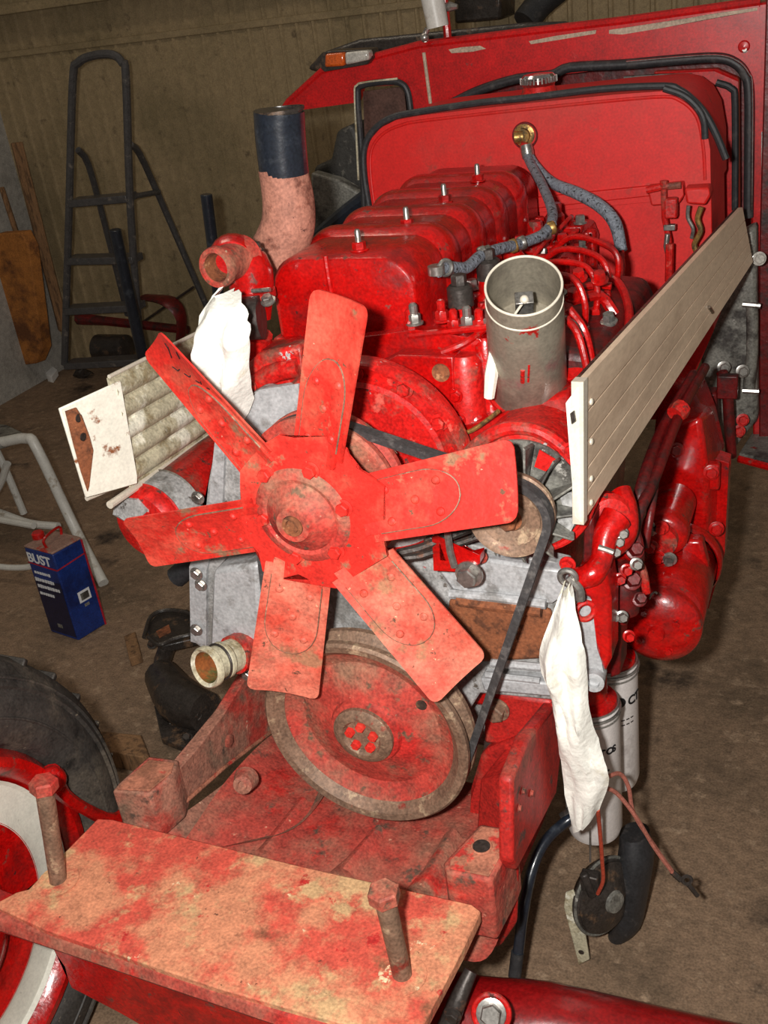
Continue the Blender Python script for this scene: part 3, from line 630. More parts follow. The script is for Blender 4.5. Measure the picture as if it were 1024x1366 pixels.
# ================================================================== ENGINE BLOCK
eng = thing('engine_block', (0, .5, .5), 'red painted engine block and cylinder head behind the fan', 'engine')
def blk(m):
    loft(m, [[(-.2, y, .55), (.2, y, .55), (.215, y, .75), (.2, y, 1.0), (.15, y, 1.06), (-.15, y, 1.08), (-.19, y, 1.0), (-.21, y, .75)] for y in (.23, .5, .98)])
part('crankcase', RED, eng, blk, bevel=.01)
part('cylinder_head', RED, eng, lambda m: loft(m, [[(-.165, y, 1.02), (.155, y, 1.02), (.165, y, 1.10), (.155, y, 1.128), (-.155, y, 1.128), (-.165, y, 1.10)] for y in (.262, .98)]), bevel=.006)
for y in (.32, .42, .52, .62, .72, .82, .92):
    part('head_rib', RED, eng, lambda m: boxmm(m, (.12, y-.012, .98), (.172, y+.012, 1.124)), bevel=.006)
part('head_front', RED, eng, lambda m: prism(m, py([(330, 462), (400, 455), (480, 450), (555, 440), (640, 452), (650, 470), (655, 540), (640, 575), (560, 560), (480, 520), (330, 520)], .258), (0, .02, 0)), bevel=.004)
part('front_panel', RED, eng, lambda m: prism(m, py([(478, 500), (530, 474), (604, 476), (608, 575), (590, 592), (560, 560), (510, 520), (482, 512)], .225), (0, .03, 0)), bevel=.003)
part('paint_chip', CREAM, eng, lambda m: prism(m, py([(495, 585), (507, 583), (528, 606), (520, 612), (508, 600)], .118), (0, .004, 0)))
part('plug', RUST, eng, lambda m: lathe(m, P(588, 497, Y=.2245), YN, [(.0125, 0), (.0125, .0015), (.011, .001), (0, .001)], 24, False))
part('front_column', REDW, eng, lambda m: lathe(m, P(628, 575, Y=.25), Z_, [(.024, -.02), (.024, .1), (.018, .112), (0, .113)], 24))
part('corner_column', RED, eng, lambda m: lathe(m, P(655, 560, Y=.27), Z_, [(.016, -.02), (.016, .11), (.01, .12), (0, .12)], 16))
part('step_ledge', RED, eng, lambda m: loft(m, [[P(600, 575, Y=.22), P(650, 560, Y=.22), P(760, 520, Y=.24), P(760, 560, Y=.22), P(650, 585, Y=.2), P(610, 600, Y=.2)], [p+YP*.12 for p in [P(600, 575, Y=.22), P(650, 560, Y=.22), P(760, 520, Y=.24), P(760, 560, Y=.22), P(650, 585, Y=.2), P(610, 600, Y=.2)]]]), bevel=.006)
part('oil_wire', BRASS, eng, lambda m: tube(m, py([(600, 577), (625, 576), (650, 560), (665, 548)], .195), .003, 8, 4))
for q in ((608, 528), (612, 560), (576, 530)): bolt(eng, P(*q, Y=.222), YN, .007, .006, RED)
# big concentric housing disc behind pump pulley
Dc = Vector((.022, .165, 1.0))
part('pump_housing_disc', REDW, eng, lambda m: lathe(m, Dc, YN, [(.148, -.012), (.148, .004), (.144, .012), (.139, .012), (.134, .0), (.122, -.006), (.118, .008), (.111, .010), (.103, -.008), (0, -.008)], 72, False))
part('housing_ring', REDW, eng, lambda m: ring(m, Dc+YN*.010, YN, .142, .0035, 72, 6))
for a in (30, 58, 90, 130, 160): bolt(eng, Dc+Vector((cos(radians(a))*.128, -.002, sin(radians(a))*.128)), YN, .009, .009, REDW)
# left upper bracket area
part('left_bracket', REDW, eng, lambda m: prism(m, py([(325, 490), (345, 470), (400, 460), (410, 560), (380, 575), (345, 560), (322, 520)], .2), (0, .05, 0)), bevel=.006)
bolt(eng, P(329, 521, Y=.19), YN, .013, .010, RUST)
part('left_boss', REDW, eng, lambda m: tube(m, [P(320, 530, Y=.2), P(360, 500, Y=.2), P(400, 490, Y=.2)], .014, 12, 3))
part('water_port', REDW, eng, lambda m: tube(m, [P(340, 445, Y=.26), P(336, 480, Y=.26), P(345, 505, Y=.24)], [.026, .024, .02], 14, 4))
for q in ((333, 515), (326, 545)): bolt(eng, P(*q, Y=.18), YN, .008, .008, REDW)
# sump / lower front
part('oil_pan', RUST, eng, lambda m: prism(m, py([(598, 800), (735, 815), (728, 880), (640, 885), (590, 860)], .152), (0, .012, 0)), bevel=.006)
part('pan_flange', SILC, eng, lambda m: tube(m, py([(600, 792), (660, 797), (728, 806)], .146), .007, 8))
part('pan_flange', SILC, eng, lambda m: tube(m, py([(655, 884), (722, 890)], .148), .006, 8))
part('pan_flange', SILC, eng, lambda m: tube(m, py([(648, 900), (720, 908)], .142), .005, 8))
part('drain_pipe', RUST, eng, lambda m: tube(m, py([(610, 800), (640, 805), (700, 812), (722, 815)], .145), .009, 10))
part('engine_mount', CASTR, eng, lambda m: prism(m, py([(645, 922), (735, 935), (745, 960), (715, 990), (700, 1000), (645, 992)], .17), (0, .1, 0)), bevel=.006)
bolt(eng, P(662, 946, Y=.166), YN, .015, .014, PGREY)
part('mount_pad', OILY, eng, lambda m: prism(m, py([(645, 988), (700, 995), (695, 1012), (645, 1008)], .175), (0, .08, 0)))
part('mount_foot', CASTR, eng, lambda m: prism(m, py([(640, 1008), (700, 1012), (705, 1030), (640, 1060)], .165), (0, .08, 0)), bevel=.006)
part('sump', SILV, eng, lambda m: loft(m, [[(-.2, y, .56), (.2, y, .56), (.17, y, .46), (-.17, y, .46)] for y in (.24, .95)]), bevel=.01)
# ================================================================== TIMING COVER (silver)
tc = thing('timing_cover', (0, .16, .6), 'silver-grey timing cover plate behind fan and belt', 'cover')
outl = [(300, 545), (345, 520), (400, 530), (440, 610), (560, 680), (600, 720), (755, 755), (762, 800), (745, 935), (640, 925), (600, 990), (560, 1040), (430, 1000), (360, 900), (270, 866), (255, 855), (252, 755), (276, 690), (285, 600)]
part('plate', SILV, tc, lambda m: prism(m, py(outl, .165), (0, .03, 0)), bevel=.003)
part('left_flange', SILC, tc, lambda m: prism(m, py([(286, 590), (300, 580), (296, 680), (275, 762), (275, 862), (254, 856), (252, 756), (276, 690)], .158), (0, .008, 0)), bevel=.002)
part('upper_patch', SILC, tc, lambda m: prism(m, py([(345, 520), (398, 512), (400, 555), (372, 575), (352, 590), (330, 570), (322, 548)], .150), (0, .012, 0)), bevel=.003)
part('front_box', SILC, tc, lambda m: prism(m, py([(284, 760), (345, 752), (350, 880), (330, 895), (280, 865)], .12), (0, .045, 0)), bevel=.008)
part('ledge', SILC, tc, lambda m: prism(m, py([(575, 750), (640, 745), (756, 762), (760, 790), (735, 806), (600, 786)], .15), (0, .02, 0)), bevel=.004)
part('lower_ledge', SILC, tc, lambda m: prism(m, py([(640, 905), (735, 912), (742, 930), (645, 922)], .14), (0, .03, 0)), bevel=.003)
for q in ((264, 664), (268, 780), (262, 765), (330, 900), (745, 918), (575, 720), (262, 840)): bolt(tc, P(*q, Y=.152), YN, .008, .006, STEEL)
# ================================================================== tensioner bracket
tb = thing('tension_bracket', P(600, 760, Y=.12), 'small red belt tensioner bracket with silver bolt under the right blade', 'bracket')
part('bracket_plate', RED, tb, lambda m: prism(m, py([(576, 716), (584, 714), (586, 748), (600, 750), (640, 740), (640, 752), (620, 764), (578, 762)], .10), (0, .02, 0)), bevel=.002)
part('stud', STEEL, tb, lambda m: tube(m, py([(597, 712), (600, 735), (606, 756)], .09), .005, 8))
bolt(tb, P(626, 765, Y=.1), YN, .014, .014, STEEL)
part('rod', DSTEEL, tb, lambda m: tube(m, [P(530, 745, Y=.09), P(560, 742, Y=.1), P(640, 715, Y=.12)], .005, 8))
part('rod', DSTEEL, tb, lambda m: tube(m, [P(530, 738, Y=.09), P(560, 731, Y=.1), P(640, 700, Y=.12)], .006, 8))
# water outlet stub
ws = thing('water_inlet', P(275, 920, Y=.05), 'open water pipe stub with cream rim and rusty inside at lower left', 'pipe stub')
oc = P(272, 892, Y=.04); oax = Vector((-.28, -1, .22)).normalized()
part('collar', ALUD, ws, lambda m: lathe(m, oc, -oax, [(.0245, .004), (.0295, 0), (.032, .004), (.032, .012), (.026, .016), (.026, .03), (.029, .034), (.029, .040), (.026, .044), (.026, .11)], 40, False))
part('bore', INNER, ws, lambda m: lathe(m, oc, -oax, [(.0245, .004), (.0235, .03), (.021, .06), (0, .061)], 40, False))
part('hose_clamp', DSTEEL, ws, lambda m: ring(m, oc-oax*.03, oax, .0275, .002, 40, 6))
part('elbow', REDW, ws, lambda m: tube(m, [oc-oax*.06, oc-oax*.1, oc-oax*.13+Vector((.03, .04, 0))], .031, 16, 3))
# left red canister
lc = P(193, 702, Y=.14)
ca = thing('fuel_canister', (lc.x, .25, lc.z-.05), 'red cylinder with peeled grey band under the left aluminium panel', 'canister')
cax = Vector((.10, 1, .0)).normalized()
part('shell', REDW, ca, lambda m: lathe(m, lc, cax, [(0, -.012), (.025, -.010), (.053, -.002), (.061, .01), (.062, .03), (.061, .032), (.061, .30), (.058, .31), (0, .31)], 48, False))
part('grey_band', SILV, ca, lambda m: lathe(m, lc, cax, [(.0622, .022), (.063, .026), (.063, .062), (.0622, .066)], 48, False))
part('bead', STEEL, ca, lambda m: ring(m, lc+cax*.068, cax, .062, .0025, 48, 6))
part('bead', REDW, ca, lambda m: ring(m, lc+cax*.02, cax, .0615, .002, 48, 6))
part('end_patch', SILV, ca, lambda m: prism(m, [lc+Vector(v) for v in ((-.052, -.004, .018), (-.036, -.011, .020), (-.018, -.0135, .010), (.006, -.0135, .022), (.022, -.012, .034), (.004, -.008, .050), (-.024, -.006, .048), (-.044, -.004, .034))], (0, .006, 0)))
part('drain_hose', RUB, ca, lambda m: tube(m, [lc+cax*.28+Vector((0, 0, -.04)), lc+cax*.2+Vector((.02, 0, -.09)), P(235, 770, Y=.3)], .02, 12, 4))

# ================================================================== ROCKER COVER
rc_ = thing('rocker_cover', (-.04, .6, 1.13), 'glossy red rocker cover with arched bands and four studs on top', 'cover')
def rsec(y, g=0., x0=-.166, x1=.062, z0=1.122, z1=1.243, rr=.05):
    x0 -= g; x1 += g; z1 += g; p = [(x0, y, z0), (x1, y, z0), (x1+.0, y, z1-rr)]
    for i in range(1, 8): a = i/8*pi/2; p.append((x1-rr+rr*cos(a), y, z1-rr+rr*sin(a)))
    for i in range(0, 8): a = pi/2+i/8*pi/2; p.append((x0+rr+rr*cos(a), y, z1-rr+rr*sin(a)))
    p.append((x0, y, z1-rr)); return p
part('shell', RED, rc_, lambda m: loft(m, [rsec(.305, -.012), rsec(.308, -.004), rsec(.318, 0), rsec(.4, 0), rsec(.93, 0), rsec(.95, -.01)]), bevel=.002)
for y in (.42, .545, .67, .795):
    part('band', RED, rc_, lambda m: loft(m, [rsec(y, -.001), rsec(y+.012, .005), rsec(y+.03, .008), rsec(y+.045, .008), rsec(y+.06, .005), rsec(y+.07, -.001)]), bevel=.002)
part('front_seam', RED, rc_, lambda m: tube(m, [(-.068, .304, 1.245), (-.066, .301, 1.20), (-.062, .302, 1.14)], .004, 8, 3))
part('base_flange', REDW, rc_, lambda m: boxmm(m, (-.172, .3, 1.116), (.072, .955, 1.126)), bevel=.002)
for i, (x, y) in enumerate(((478, 322), (543, 298), (595, 288), (640, 274))):
    X = -.055 if i == 0 else -.01; Y = (.34, .47, .63, .79)[i]
    b0 = P(x, y, Y=Y); b0 = Vector((b0.x, Y, 1.243))
    st = part('stud_nut', RED, rc_, lambda m: hexa(m, b0, Z_, .010, .010, True))
    part('stud', STEEL, rc_, lambda m: lathe(m, b0+Z_*.008, Z_, [(.0045, 0), (.0045, .018), (.003, .021), (0, .021)], 10))
# tag on the cover
tag(part('name_plate', WHT, None, lambda m: box(m, P(481, 308, Y=.52)+Vector((0, 0, .0)), (.022, .03, .02)), bevel=.002), 'small white block behind the first rocker cover stud', 'block')
# ================================================================== THERMOSTAT HOUSING + exhaust
tm = thing('thermostat_housing', P(340, 400, Y=.25), 'red thermostat housing with open dirty pipe stub at upper left', 'housing')
to = P(286, 358, Y=.20); tax = Vector((.10, .98, -.04)).normalized()
part('pipe_stub', PULL, tm, lambda m: lathe(m, to, tax, [(.019, .004), (.021, 0), (.0265, .001), (.028, .005), (.028, .012), (.025, .018), (.025, .05), (.03, .07)], 36, False), label='dirty pink-brown pipe stub')
part('bore', RUST, tm, lambda m: lathe(m, to, tax, [(.019, .003), (.018, .05), (0, .051)], 30, False))
part('body', RED, tm, lambda m: tube(m, [to+tax*.04, P(312, 345, Y=.26), P(333, 366, Y=.27), P(336, 425, Y=.26)], [.028, .036, .034, .027], 20, 4), label='gloss red cast body')
part('flange', REDW, tm, lambda m: lathe(m, P(334, 392, Y=.26), Z_, [(.036, -.006), (.036, .004), (.03, .006)], 28))
bolt(tm, P(322, 333, Y=.26), Z_, .009, .010, DSTEEL); bolt(tm, P(340, 335, Y=.28), Z_, .010, .010, DSTEEL); bolt(tm, P(358, 402, Y=.23), (0, -.5, 1), .008, .008, STEEL)
part('thermo_clamp', STEEL, tm, lambda m: tube(m, py([(336, 388), (350, 387), (360, 386)], .225), .003, 8))
part('hose_end', DSTEEL, tm, lambda m: lathe(m, P(330, 425, Y=.22), (-1, -.3, 0), [(.03, -.02), (.03, .01), (.024, .012), (0, .010)], 24))
ex = thing('exhaust_elbow', P(385, 345, Y=.45), 'rusty pink exhaust bend with black painted upper end at upper left', 'exhaust pipe')
EY = .42
part('rusty_bend', PIPE, ex, lambda m: tube(m, [P(376, 222, Y=EY), P(381, 245, Y=EY), P(385, 275, Y=EY), P(383, 305, Y=EY), P(370, 335, Y=EY), P(350, 365, Y=EY)], [.036, .0375, .0395, .041, .042, .042], 32, 5), label='rusted pink lower bend')
part('black_sleeve', BLKP, ex, lambda m: tube(m, [P(372, 148, Y=EY), P(374, 185, Y=EY), P(379, 232, Y=EY)], [.037, .037, .0365], 32, 5), label='black upper pipe section')
part('pipe_mouth', OILY, ex, lambda m: lathe(m, P(372, 147, Y=EY), Z_, [(.037, -.002), (.037, .002), (.034, .002), (.033, -.01), (0, -.012)], 32, False))
# ================================================================== FILLER TUBE
fc = P(698, 381, Y=.17); vd = (fc-CP).normalized(); up_ = (CU-vd*CU.dot(vd)).normalized()*.998 - CR*.05
fa = (-vd*.76+up_*.65).normalized(); Rf = .0455; LF = .205; fb = fc-fa*LF
ft = thing('breather_tube', fb, 'wide open grey filler tube with inner crossbar right of the injectors', 'filler tube')
part('tube_wall', FILL, ft, lambda m: lathe(m, fb, fa, [(Rf*1.10, 0), (Rf*1.12, .02), (Rf*1.04, LF-.04), (Rf*1.0, LF-.03), (Rf*1.0, LF-.002), (Rf*.99, LF), (Rf*.95, LF), (Rf*.94, LF-.08), (0, LF-.082)], 56, False))
part('rim', ALUE, ft, lambda m: ring(m, fc, fa, Rf*.98, .0016, 60, 8))
part('bead', ALUE, ft, lambda m: ring(m, fc-fa*.026, fa, Rf*1.0, .0013, 60, 8))
bx, by, _z = basis(fa); bx = (CR-fa*CR.dot(fa)).normalized(); by = fa.cross(bx).normalized()
if by.z < 0: by = -by
MB_ = Matrix((bx, by, fa)).transposed()
part('inner_bracket', STEEL, ft, lambda m: (box(m, fc-fa*.045+by*.004, (.022, .003, .05), MB_), box(m, fc-fa*.02-by*.002, (.022, .018, .003), MB_)), bevel=.001)
part('inner_rod', ALUE, ft, lambda m: (sphere(m, fc-fa*.018-by*.006, .0055), tube(m, [fc-fa*.02-by*.006, fc-fa*.05-bx*.026-by*.022], .0016, 8)))
part('base_flange', REDW, ft, lambda m: lathe(m, fb-fa*.004, fa, [(Rf*1.2, 0), (Rf*1.2, .008)], 40))
def fq(x, y, o=.001):
    p = P(x, y, Y=.2); q = p-fb; h = q.dot(fa); rad = (q-fa*h); d = -vd+fa*vd.dot(fa); d.normalize(); sx = (p-fc).dot(bx)
    return fb+fa*h+bx*sx+d*math.sqrt(max(0, (Rf*1.06)**2-sx*sx))+d*o
part('casting_mark', REDW, ft, lambda m: (tube(m, [fc-fa*.10+(-vd+fa*vd.dot(fa)).normalized()*Rf*1.05-bx*.006, fc-fa*.125+(-vd+fa*vd.dot(fa)).normalized()*Rf*1.06-bx*.007], .003, 8), tube(m, [fc-fa*.09+(-vd+fa*vd.dot(fa)).normalized()*Rf*1.05+bx*.002, fc-fa*.125+(-vd+fa*vd.dot(fa)).normalized()*Rf*1.06], .0018, 8)))
part('white_paint_edge', CREAM, ft, lambda m: tube(m, py([(658, 470), (655, 500), (652, 530)], .20), [.006, .009, .007], 8, 3))
# ================================================================== INJECTORS / fittings
inj = thing('injector_row', (.12, .5, 1.13), 'red injector fittings with grey nuts between rocker cover and filler tube', 'injectors')
for i, y in enumerate((.33, .46, .59, .72, .85)):
    base = Vector((.115, y, 1.12))
    part('injector_body', RED, inj, lambda m: lathe(m, base, Z_, [(.024, 0), (.024, .02), (.017, .026), (.017, .045), (.013, .05)], 18))
    if i in (0, 1): part('injector_nut', DSTEEL, inj, lambda m: (lathe(m, base+Z_*.045, Z_, [(.018, 0), (.018, .026), (.014, .03)], 18), hexa(m, base+Z_*.075, Z_, .011, .014, False)))
    else: part('injector_nut', RED, inj, lambda m: hexa(m, base+Z_*.045, Z_, .013, .022, False))
    part('clamp_bar', RED, inj, lambda m: boxmm(m, (.085, y-.012, 1.135), (.165, y+.012, 1.148)), bevel=.003)
    for dx in (-.028, .045): bolt(inj, base+Vector((dx, -.0, .03)), Z_, .009, .012, (RED, STEEL, RED, RED)[(i+(dx > 0)) % 4])
    part('leak_pipe', RED, inj, lambda m: tube(m, [base+Vector((.03, -.02, .012)), base+Vector((.05, -.05, .03)), base+Vector((.03, -.08, .02)), base+Vector((.0, -.09, .01))], .005, 8, 4))
for i, (x, y, m_) in enumerate(((548, 440, RED), (553, 432, STEEL), (590, 428, RED), (606, 440, RED), (624, 436, STEEL), (640, 440, RED), (654, 438, STEEL))):
    c = P(x, y, Y=.27); part('small_fitting', m_, inj, lambda m: (hexa(m, c, Z_, .009, .012, True), lathe(m, c+Z_*.012, Z_, [(.006, 0), (.006, .014), (.0035, .017)], 10)))
rr_ = random.Random(11)
for k in range(22):
    x_, y_ = rr_.uniform(.085, .185), rr_.uniform(.29, .9)
    bolt(inj, (x_, y_, 1.128), Z_, rr_.uniform(.005, .008), rr_.uniform(.010, .024), rr_.choice([RED, RED, REDW, STEEL]), ang=k)
for k in range(4):
    y_ = .35+.13*k
    part('return_pipe', RED, inj, lambda m: tube(m, [(.135, y_, 1.15), (.15, y_+.02, 1.168), (.155, y_+.07, 1.172), (.14, y_+.11, 1.15)], .0035, 8, 4))
part('front_ledge', RED, inj, lambda m: boxmm(m, (.06, .258, 1.110), (.2, .33, 1.123)), bevel=.004)
part('cross_pipe', RED, inj, lambda m: tube(m, [P(545, 448, Y=.26), P(600, 442, Y=.26), P(655, 436, Y=.26)], .005, 8))
# injection pump right behind filler
ip = thing('injection_pump', (.3, .5, .95), 'red injection pump cluster with curved pipes behind the filler tube', 'pump')
part('pump_body', REDD, ip, lambda m: loft(m, [[(.20, y, .96), (.325, y, .94), (.335, y, 1.05), (.31, y, 1.11), (.21, y, 1.12)] for y in (.30, .34, .62, .66)]), bevel=.015, seg=3)
part('governor', RED, ip, lambda m: lathe(m, (.28, .30, 1.03), YN, [(.058, -.02), (.06, .0), (.05, .014), (.03, .02), (0, .021)], 28))
for i in range(4):
    y = .38+.075*i; part('delivery_pipe', RED, ip, lambda m: tube(m, [(.27, y, 1.10), (.275, y, 1.15), (.255, y+.01, 1.185-.005*i), (.2, y+.03, 1.18), (.16, y+.04, 1.155)], .0048, 10, 5))
    part('delivery_nut', RED, ip, lambda m: hexa(m, (.27, y, 1.095), Z_, .010, .022, True))
part('throttle_pipe', RED, ip, lambda m: tube(m, [P(758, 412, Y=.3), P(778, 440, Y=.3), P(788, 480, Y=.28), P(790, 520, Y=.26)], .006, 10, 4))
part('throttle_pipe', RED, ip, lambda m: tube(m, [P(755, 425, Y=.26), P(770, 445, Y=.25), P(782, 490, Y=.24), P(784, 530, Y=.24)], .005, 10, 4))
part('bright_pipe', STEEL, ip, lambda m: tube(m, [P(752, 424, Y=.28), P(765, 432, Y=.28), P(775, 450, Y=.27)], .004, 8, 4))
for q, m_ in (((745, 392), STEEL), ((765, 398), RED), ((812, 430), STEEL), ((800, 375), RED), ((772, 372), RED)): bolt(ip, P(*q, Y=.42), (0, -.3, 1), .009, .012, m_)
part('top_rod', RED, ip, lambda m: tube(m, [P(752, 385, Y=.45), P(800, 380, Y=.5), P(815, 382, Y=.5)], .006, 8))
part('lever', RED, ip, lambda m: tube(m, [P(765, 400, Y=.42), P(800, 395, Y=.46), P(820, 420, Y=.46)], .008, 8, 3))
part('fuel_line', REDB, ip, lambda m: tube(m, [P(765, 366, Y=.6), P(800, 366, Y=.6), P(825, 378, Y=.58), P(838, 410, Y=.5), P(838, 445, Y=.42)], .0065, 10, 5))
# ================================================================== HOSES
h1 = thing('return_hose', P(690, 320, Y=.6), 'grey braided fuel return hose from the injectors up to the tank', 'hose')
pts = [P(584, 362, Y=.33), P(600, 357, Y=.36), P(622, 357, Y=.4), P(640, 342, Y=.45), P(662, 333, Y=.5), P(690, 326, Y=.56), P(722, 314, Y=.62), P(735, 300, Y=.66)]
part('lower_hose', HOSE, h1, lambda m: tube(m, pts, .0085, 12, 5))
part('upper_hose', HOSE, h1, lambda m: tube(m, [P(735, 300, Y=.66), P(736, 280, Y=.72), P(722, 245, Y=.84), P(706, 215, Y=.94), P(700, 198, Y=.97)], .0085, 12, 5))
for q, Y in (((597, 358), .36), ((643, 338), .46), ((650, 337), .47), ((684, 328), .55), ((696, 324), .57), ((728, 311), .64), ((735, 304), .65)): part('ferrule', BRASS if q[0] in (684, 735) else STEEL, h1, lambda m: lathe(m, P(*q, Y=Y), (.8, .5, .15), [(.0095, -.006), (.011, -.003), (.011, .004), (.0095, .006)], 12))
part('banjo', STEEL, h1, lambda m: (ring(m, P(594, 357, Y=.34), (.8, -.6, .1), .010, .003, 24, 8), lathe(m, P(582, 362, Y=.33), Z_, [(.012, -.004), (.012, .008)], 12)))
h2 = thing('feed_hose', P(790, 280, Y=.9), 'grey braided fuel feed hose curving down right from the tank', 'hose')
part('hose', HOSE, h2, lambda m: tube(m, [P(703, 198, Y=.97), P(712, 218, Y=.95), P(735, 243, Y=.93), P(770, 258, Y=.9), P(800, 275, Y=.88), P(820, 298, Y=.86), P(829, 335, Y=.84)], [.008, .0085, .010, .011, .0115, .0115, .010], 14, 6))
part('ferrule', STEEL, h2, lambda m: lathe(m, P(703, 202, Y=.96), (.2, -.2, -1), [(.011, -.012), (.012, 0), (.011, .012)], 14))
part('steel_line', REDW, h2, lambda m: tube(m, [P(829, 335, Y=.84), P(830, 360, Y=.82), P(826, 400, Y=.78), P(822, 440, Y=.7)], .0045, 8, 4))

# ================================================================== FUEL TANK / BULKHEAD
tk = thing('fuel_tank', (.03, 1.1, .9), 'dusty red fuel tank wall with rounded top and black rubber edging', 'tank')
TY = 1.0
part('upper_panel', REDT, tk, lambda m: prism(m, py([(497, 300), (489, 240), (488, 205), (494, 186), (508, 170), (528, 160), (560, 154), (700, 138), (820, 126), (890, 121), (910, 125), (928, 138), (940, 160), (947, 200), (948, 262), (700, 285), (600, 292)], TY), (0, .24, 0)), bevel=.004)
part('lower_panel', REDT, tk, lambda m: prism(m, py([(498, 292), (700, 272), (948, 250), (952, 440), (900, 560), (700, 560), (505, 420)], TY+.012), (0, .2, 0)), bevel=.003)
part('seam_flange', REDT, tk, lambda m: prism(m, py([(498, 284), (690, 266), (865, 248), (866, 262), (690, 281), (498, 298)], TY-.008), (0, .01, 0)), bevel=.002)
part('edge_bead', REDT, tk, lambda m: tube(m, py([(501, 285), (495, 240), (494, 208), (500, 190), (514, 176), (535, 167), (565, 161), (700, 146), (820, 134), (886, 129), (906, 134), (922, 146), (932, 164), (938, 200), (940, 240)], TY-.001), .003, 8, 3))
part('rubber_edging', RUB, tk, lambda m: tube(m, py([(492, 275), (486, 235), (485, 203), (492, 182), (508, 165), (528, 155), (560, 149), (640, 137), (700, 131), (800, 119), (885, 115), (905, 120), (922, 132), (940, 152), (955, 180), (968, 212)], TY-.004), .0065, 10, 4))
part('rubber_edging', RUB, tk, lambda m: tube(m, py([(885, 118), (910, 127), (928, 142), (938, 160), (940, 185)], TY-.012), .006, 10, 4))
part('front_bib', REDT, tk, lambda m: prism(m, py([(500, 288), (560, 276), (560, 300), (500, 312)], TY-.03), (0, .02, 0)), bevel=.003)
op_ = part('outlet_fitting', BRASS, tk, lambda m: (lathe(m, P(699, 180, Y=TY), YN, [(.020, -.002), (.020, .003), (.013, .005), (.013, .014), (0, .014)], 24, False), lathe(m, P(690, 183, Y=TY-.015), (-1, -.3, 0), [(.011, -.01), (.011, .006), (0, .006)], 12)))
part('fitting_recess', REDD, tk, lambda m: ring(m, P(700, 181, Y=TY-.0005), YN, .023, .002, 30, 6))
part('stay', REDW, tk, lambda m: tube(m, [P(700, 190, Y=TY-.02), P(697, 200, Y=TY-.02)], .007, 8))
cpz = thing('tank_cap', P(718, 108, Y=1.12), 'chrome ribbed filler cap on top of the fuel tank', 'cap')
cc = P(718, 104, Y=1.12)
part('cap_body', CHROME, cpz, lambda m: lathe(m, cc-Z_*.008, Z_, [(.030, -.006), (.033, 0), (.033, .010), (.028, .015), (0, .017)], 32))
def knurl(m):
    for i in range(28):
        a = 2*pi*i/28; box(m, cc+Vector((cos(a)*.0335, sin(a)*.0335, -.003)), (.004, .003, .011), Matrix.Rotation(a, 3, 'Z'))
part('knurling', STEEL, cpz, knurl)
part('neck', REDW, cpz, lambda m: lathe(m, cc-Z_*.03, Z_, [(.036, 0), (.030, .016)], 28))
# levers on tank
lv = thing('shutoff_linkage', P(888, 320, Y=.95), 'red control linkage bracket with T-handle on the right of the tank wall', 'linkage')
part('bracket', REDT, lv, lambda m: prism(m, py([(862, 250), (910, 245), (912, 262), (905, 272), (868, 275)], .97), (0, .03, 0)), bevel=.003)
part('t_handle', REDW, lv, lambda m: (tube(m, py([(862, 254), (885, 249), (908, 247)], .95), .006, 8), lathe(m, P(885, 247, Y=.95), Z_, [(.007, -.004), (.007, .008)], 8)))
part('rod', REDW, lv, lambda m: tube(m, py([(885, 252), (886, 290), (892, 320), (893, 375)], .94), .0055, 8))
part('clevis', REDW, lv, lambda m: box(m, P(895, 277, Y=.94), (.022, .02, .035)), bevel=.003)
part('clevis', STEEL, lv, lambda m: (tube(m, py([(890, 312), (888, 328), (893, 350)], .925), .005, 8), box(m, P(893, 303, Y=.935), (.02, .012, .01))), bevel=.001)
part('rod', REDW, lv, lambda m: tube(m, py([(893, 325), (892, 375)], .92), .0075, 8))
l4 = thing('cable_bracket', P(932, 275, Y=.93), 'second smaller bracket with hooked steel cable ends right of the T-handle', 'bracket')
part('bracket', REDT, l4, lambda m: prism(m, py([(912, 252), (945, 250), (947, 262), (940, 274), (915, 272)], .945), (0, .04, 0)), bevel=.004)
part('hook', STEEL, l4, lambda m: tube(m, py([(918, 274), (917, 290), (924, 305), (922, 318)], .93), .0035, 8, 4))
part('hook', BRASS, l4, lambda m: tube(m, py([(935, 276), (930, 292), (934, 308), (926, 325), (928, 335)], .93), .005, 8, 4))

# ================================================================== CAB
CY = 1.3
cab = thing('tractor_cab', (0, 1.4, .5), 'red tractor cab front wall with scraped paint behind the tank', 'cab')
def plates(m, polys, Y, d):
    for q in polys: prism(m, py(q, Y), (0, d, 0))
part('cowl', REDB, cab, lambda m: plates(m, [[(378, 150), (384, 138), (430, 97), (476, 84), (480, 116), (474, 137)], [(476, 84), (560, 62), (560, 118), (538, 113), (480, 116)], [(538, 113), (560, 118), (600, 136), (600, 200), (548, 200), (546, 132)], [(560, 62), (700, 45), (700, 104), (650, 118), (600, 136), (560, 118)], [(700, 45), (830, 30), (830, 90), (760, 98), (700, 104)], [(830, 30), (960, 12), (960, 82), (830, 90)], [(960, 12), (1012, 4), (1016, 100), (1000, 118), (992, 92), (960, 82)]], CY, .035))
part('cowl_fold', REDB, cab, lambda m: tube(m, py([(378, 148), (386, 136), (430, 96), (476, 83), (560, 61), (700, 44), (830, 29), (1014, 3)], CY+.008), .010, 8))
part('crease', SCRAPE, cab, lambda m: tube(m, py([(565, 70), (569, 100), (574, 138)], CY-.002), .004, 8))
part('pillar', REDB, cab, lambda m: prism(m, py([(1000, 112), (1010, 4), (1026, 2), (1026, 600), (1004, 600)], CY+.002), (0, .05, 0)), bevel=.004)
part('hinge_slot', CHROME, cab, lambda m: prism(m, py([(1015, 176), (1018, 176), (1018, 242), (1015, 242)], CY-.002), (0, .002, 0)))
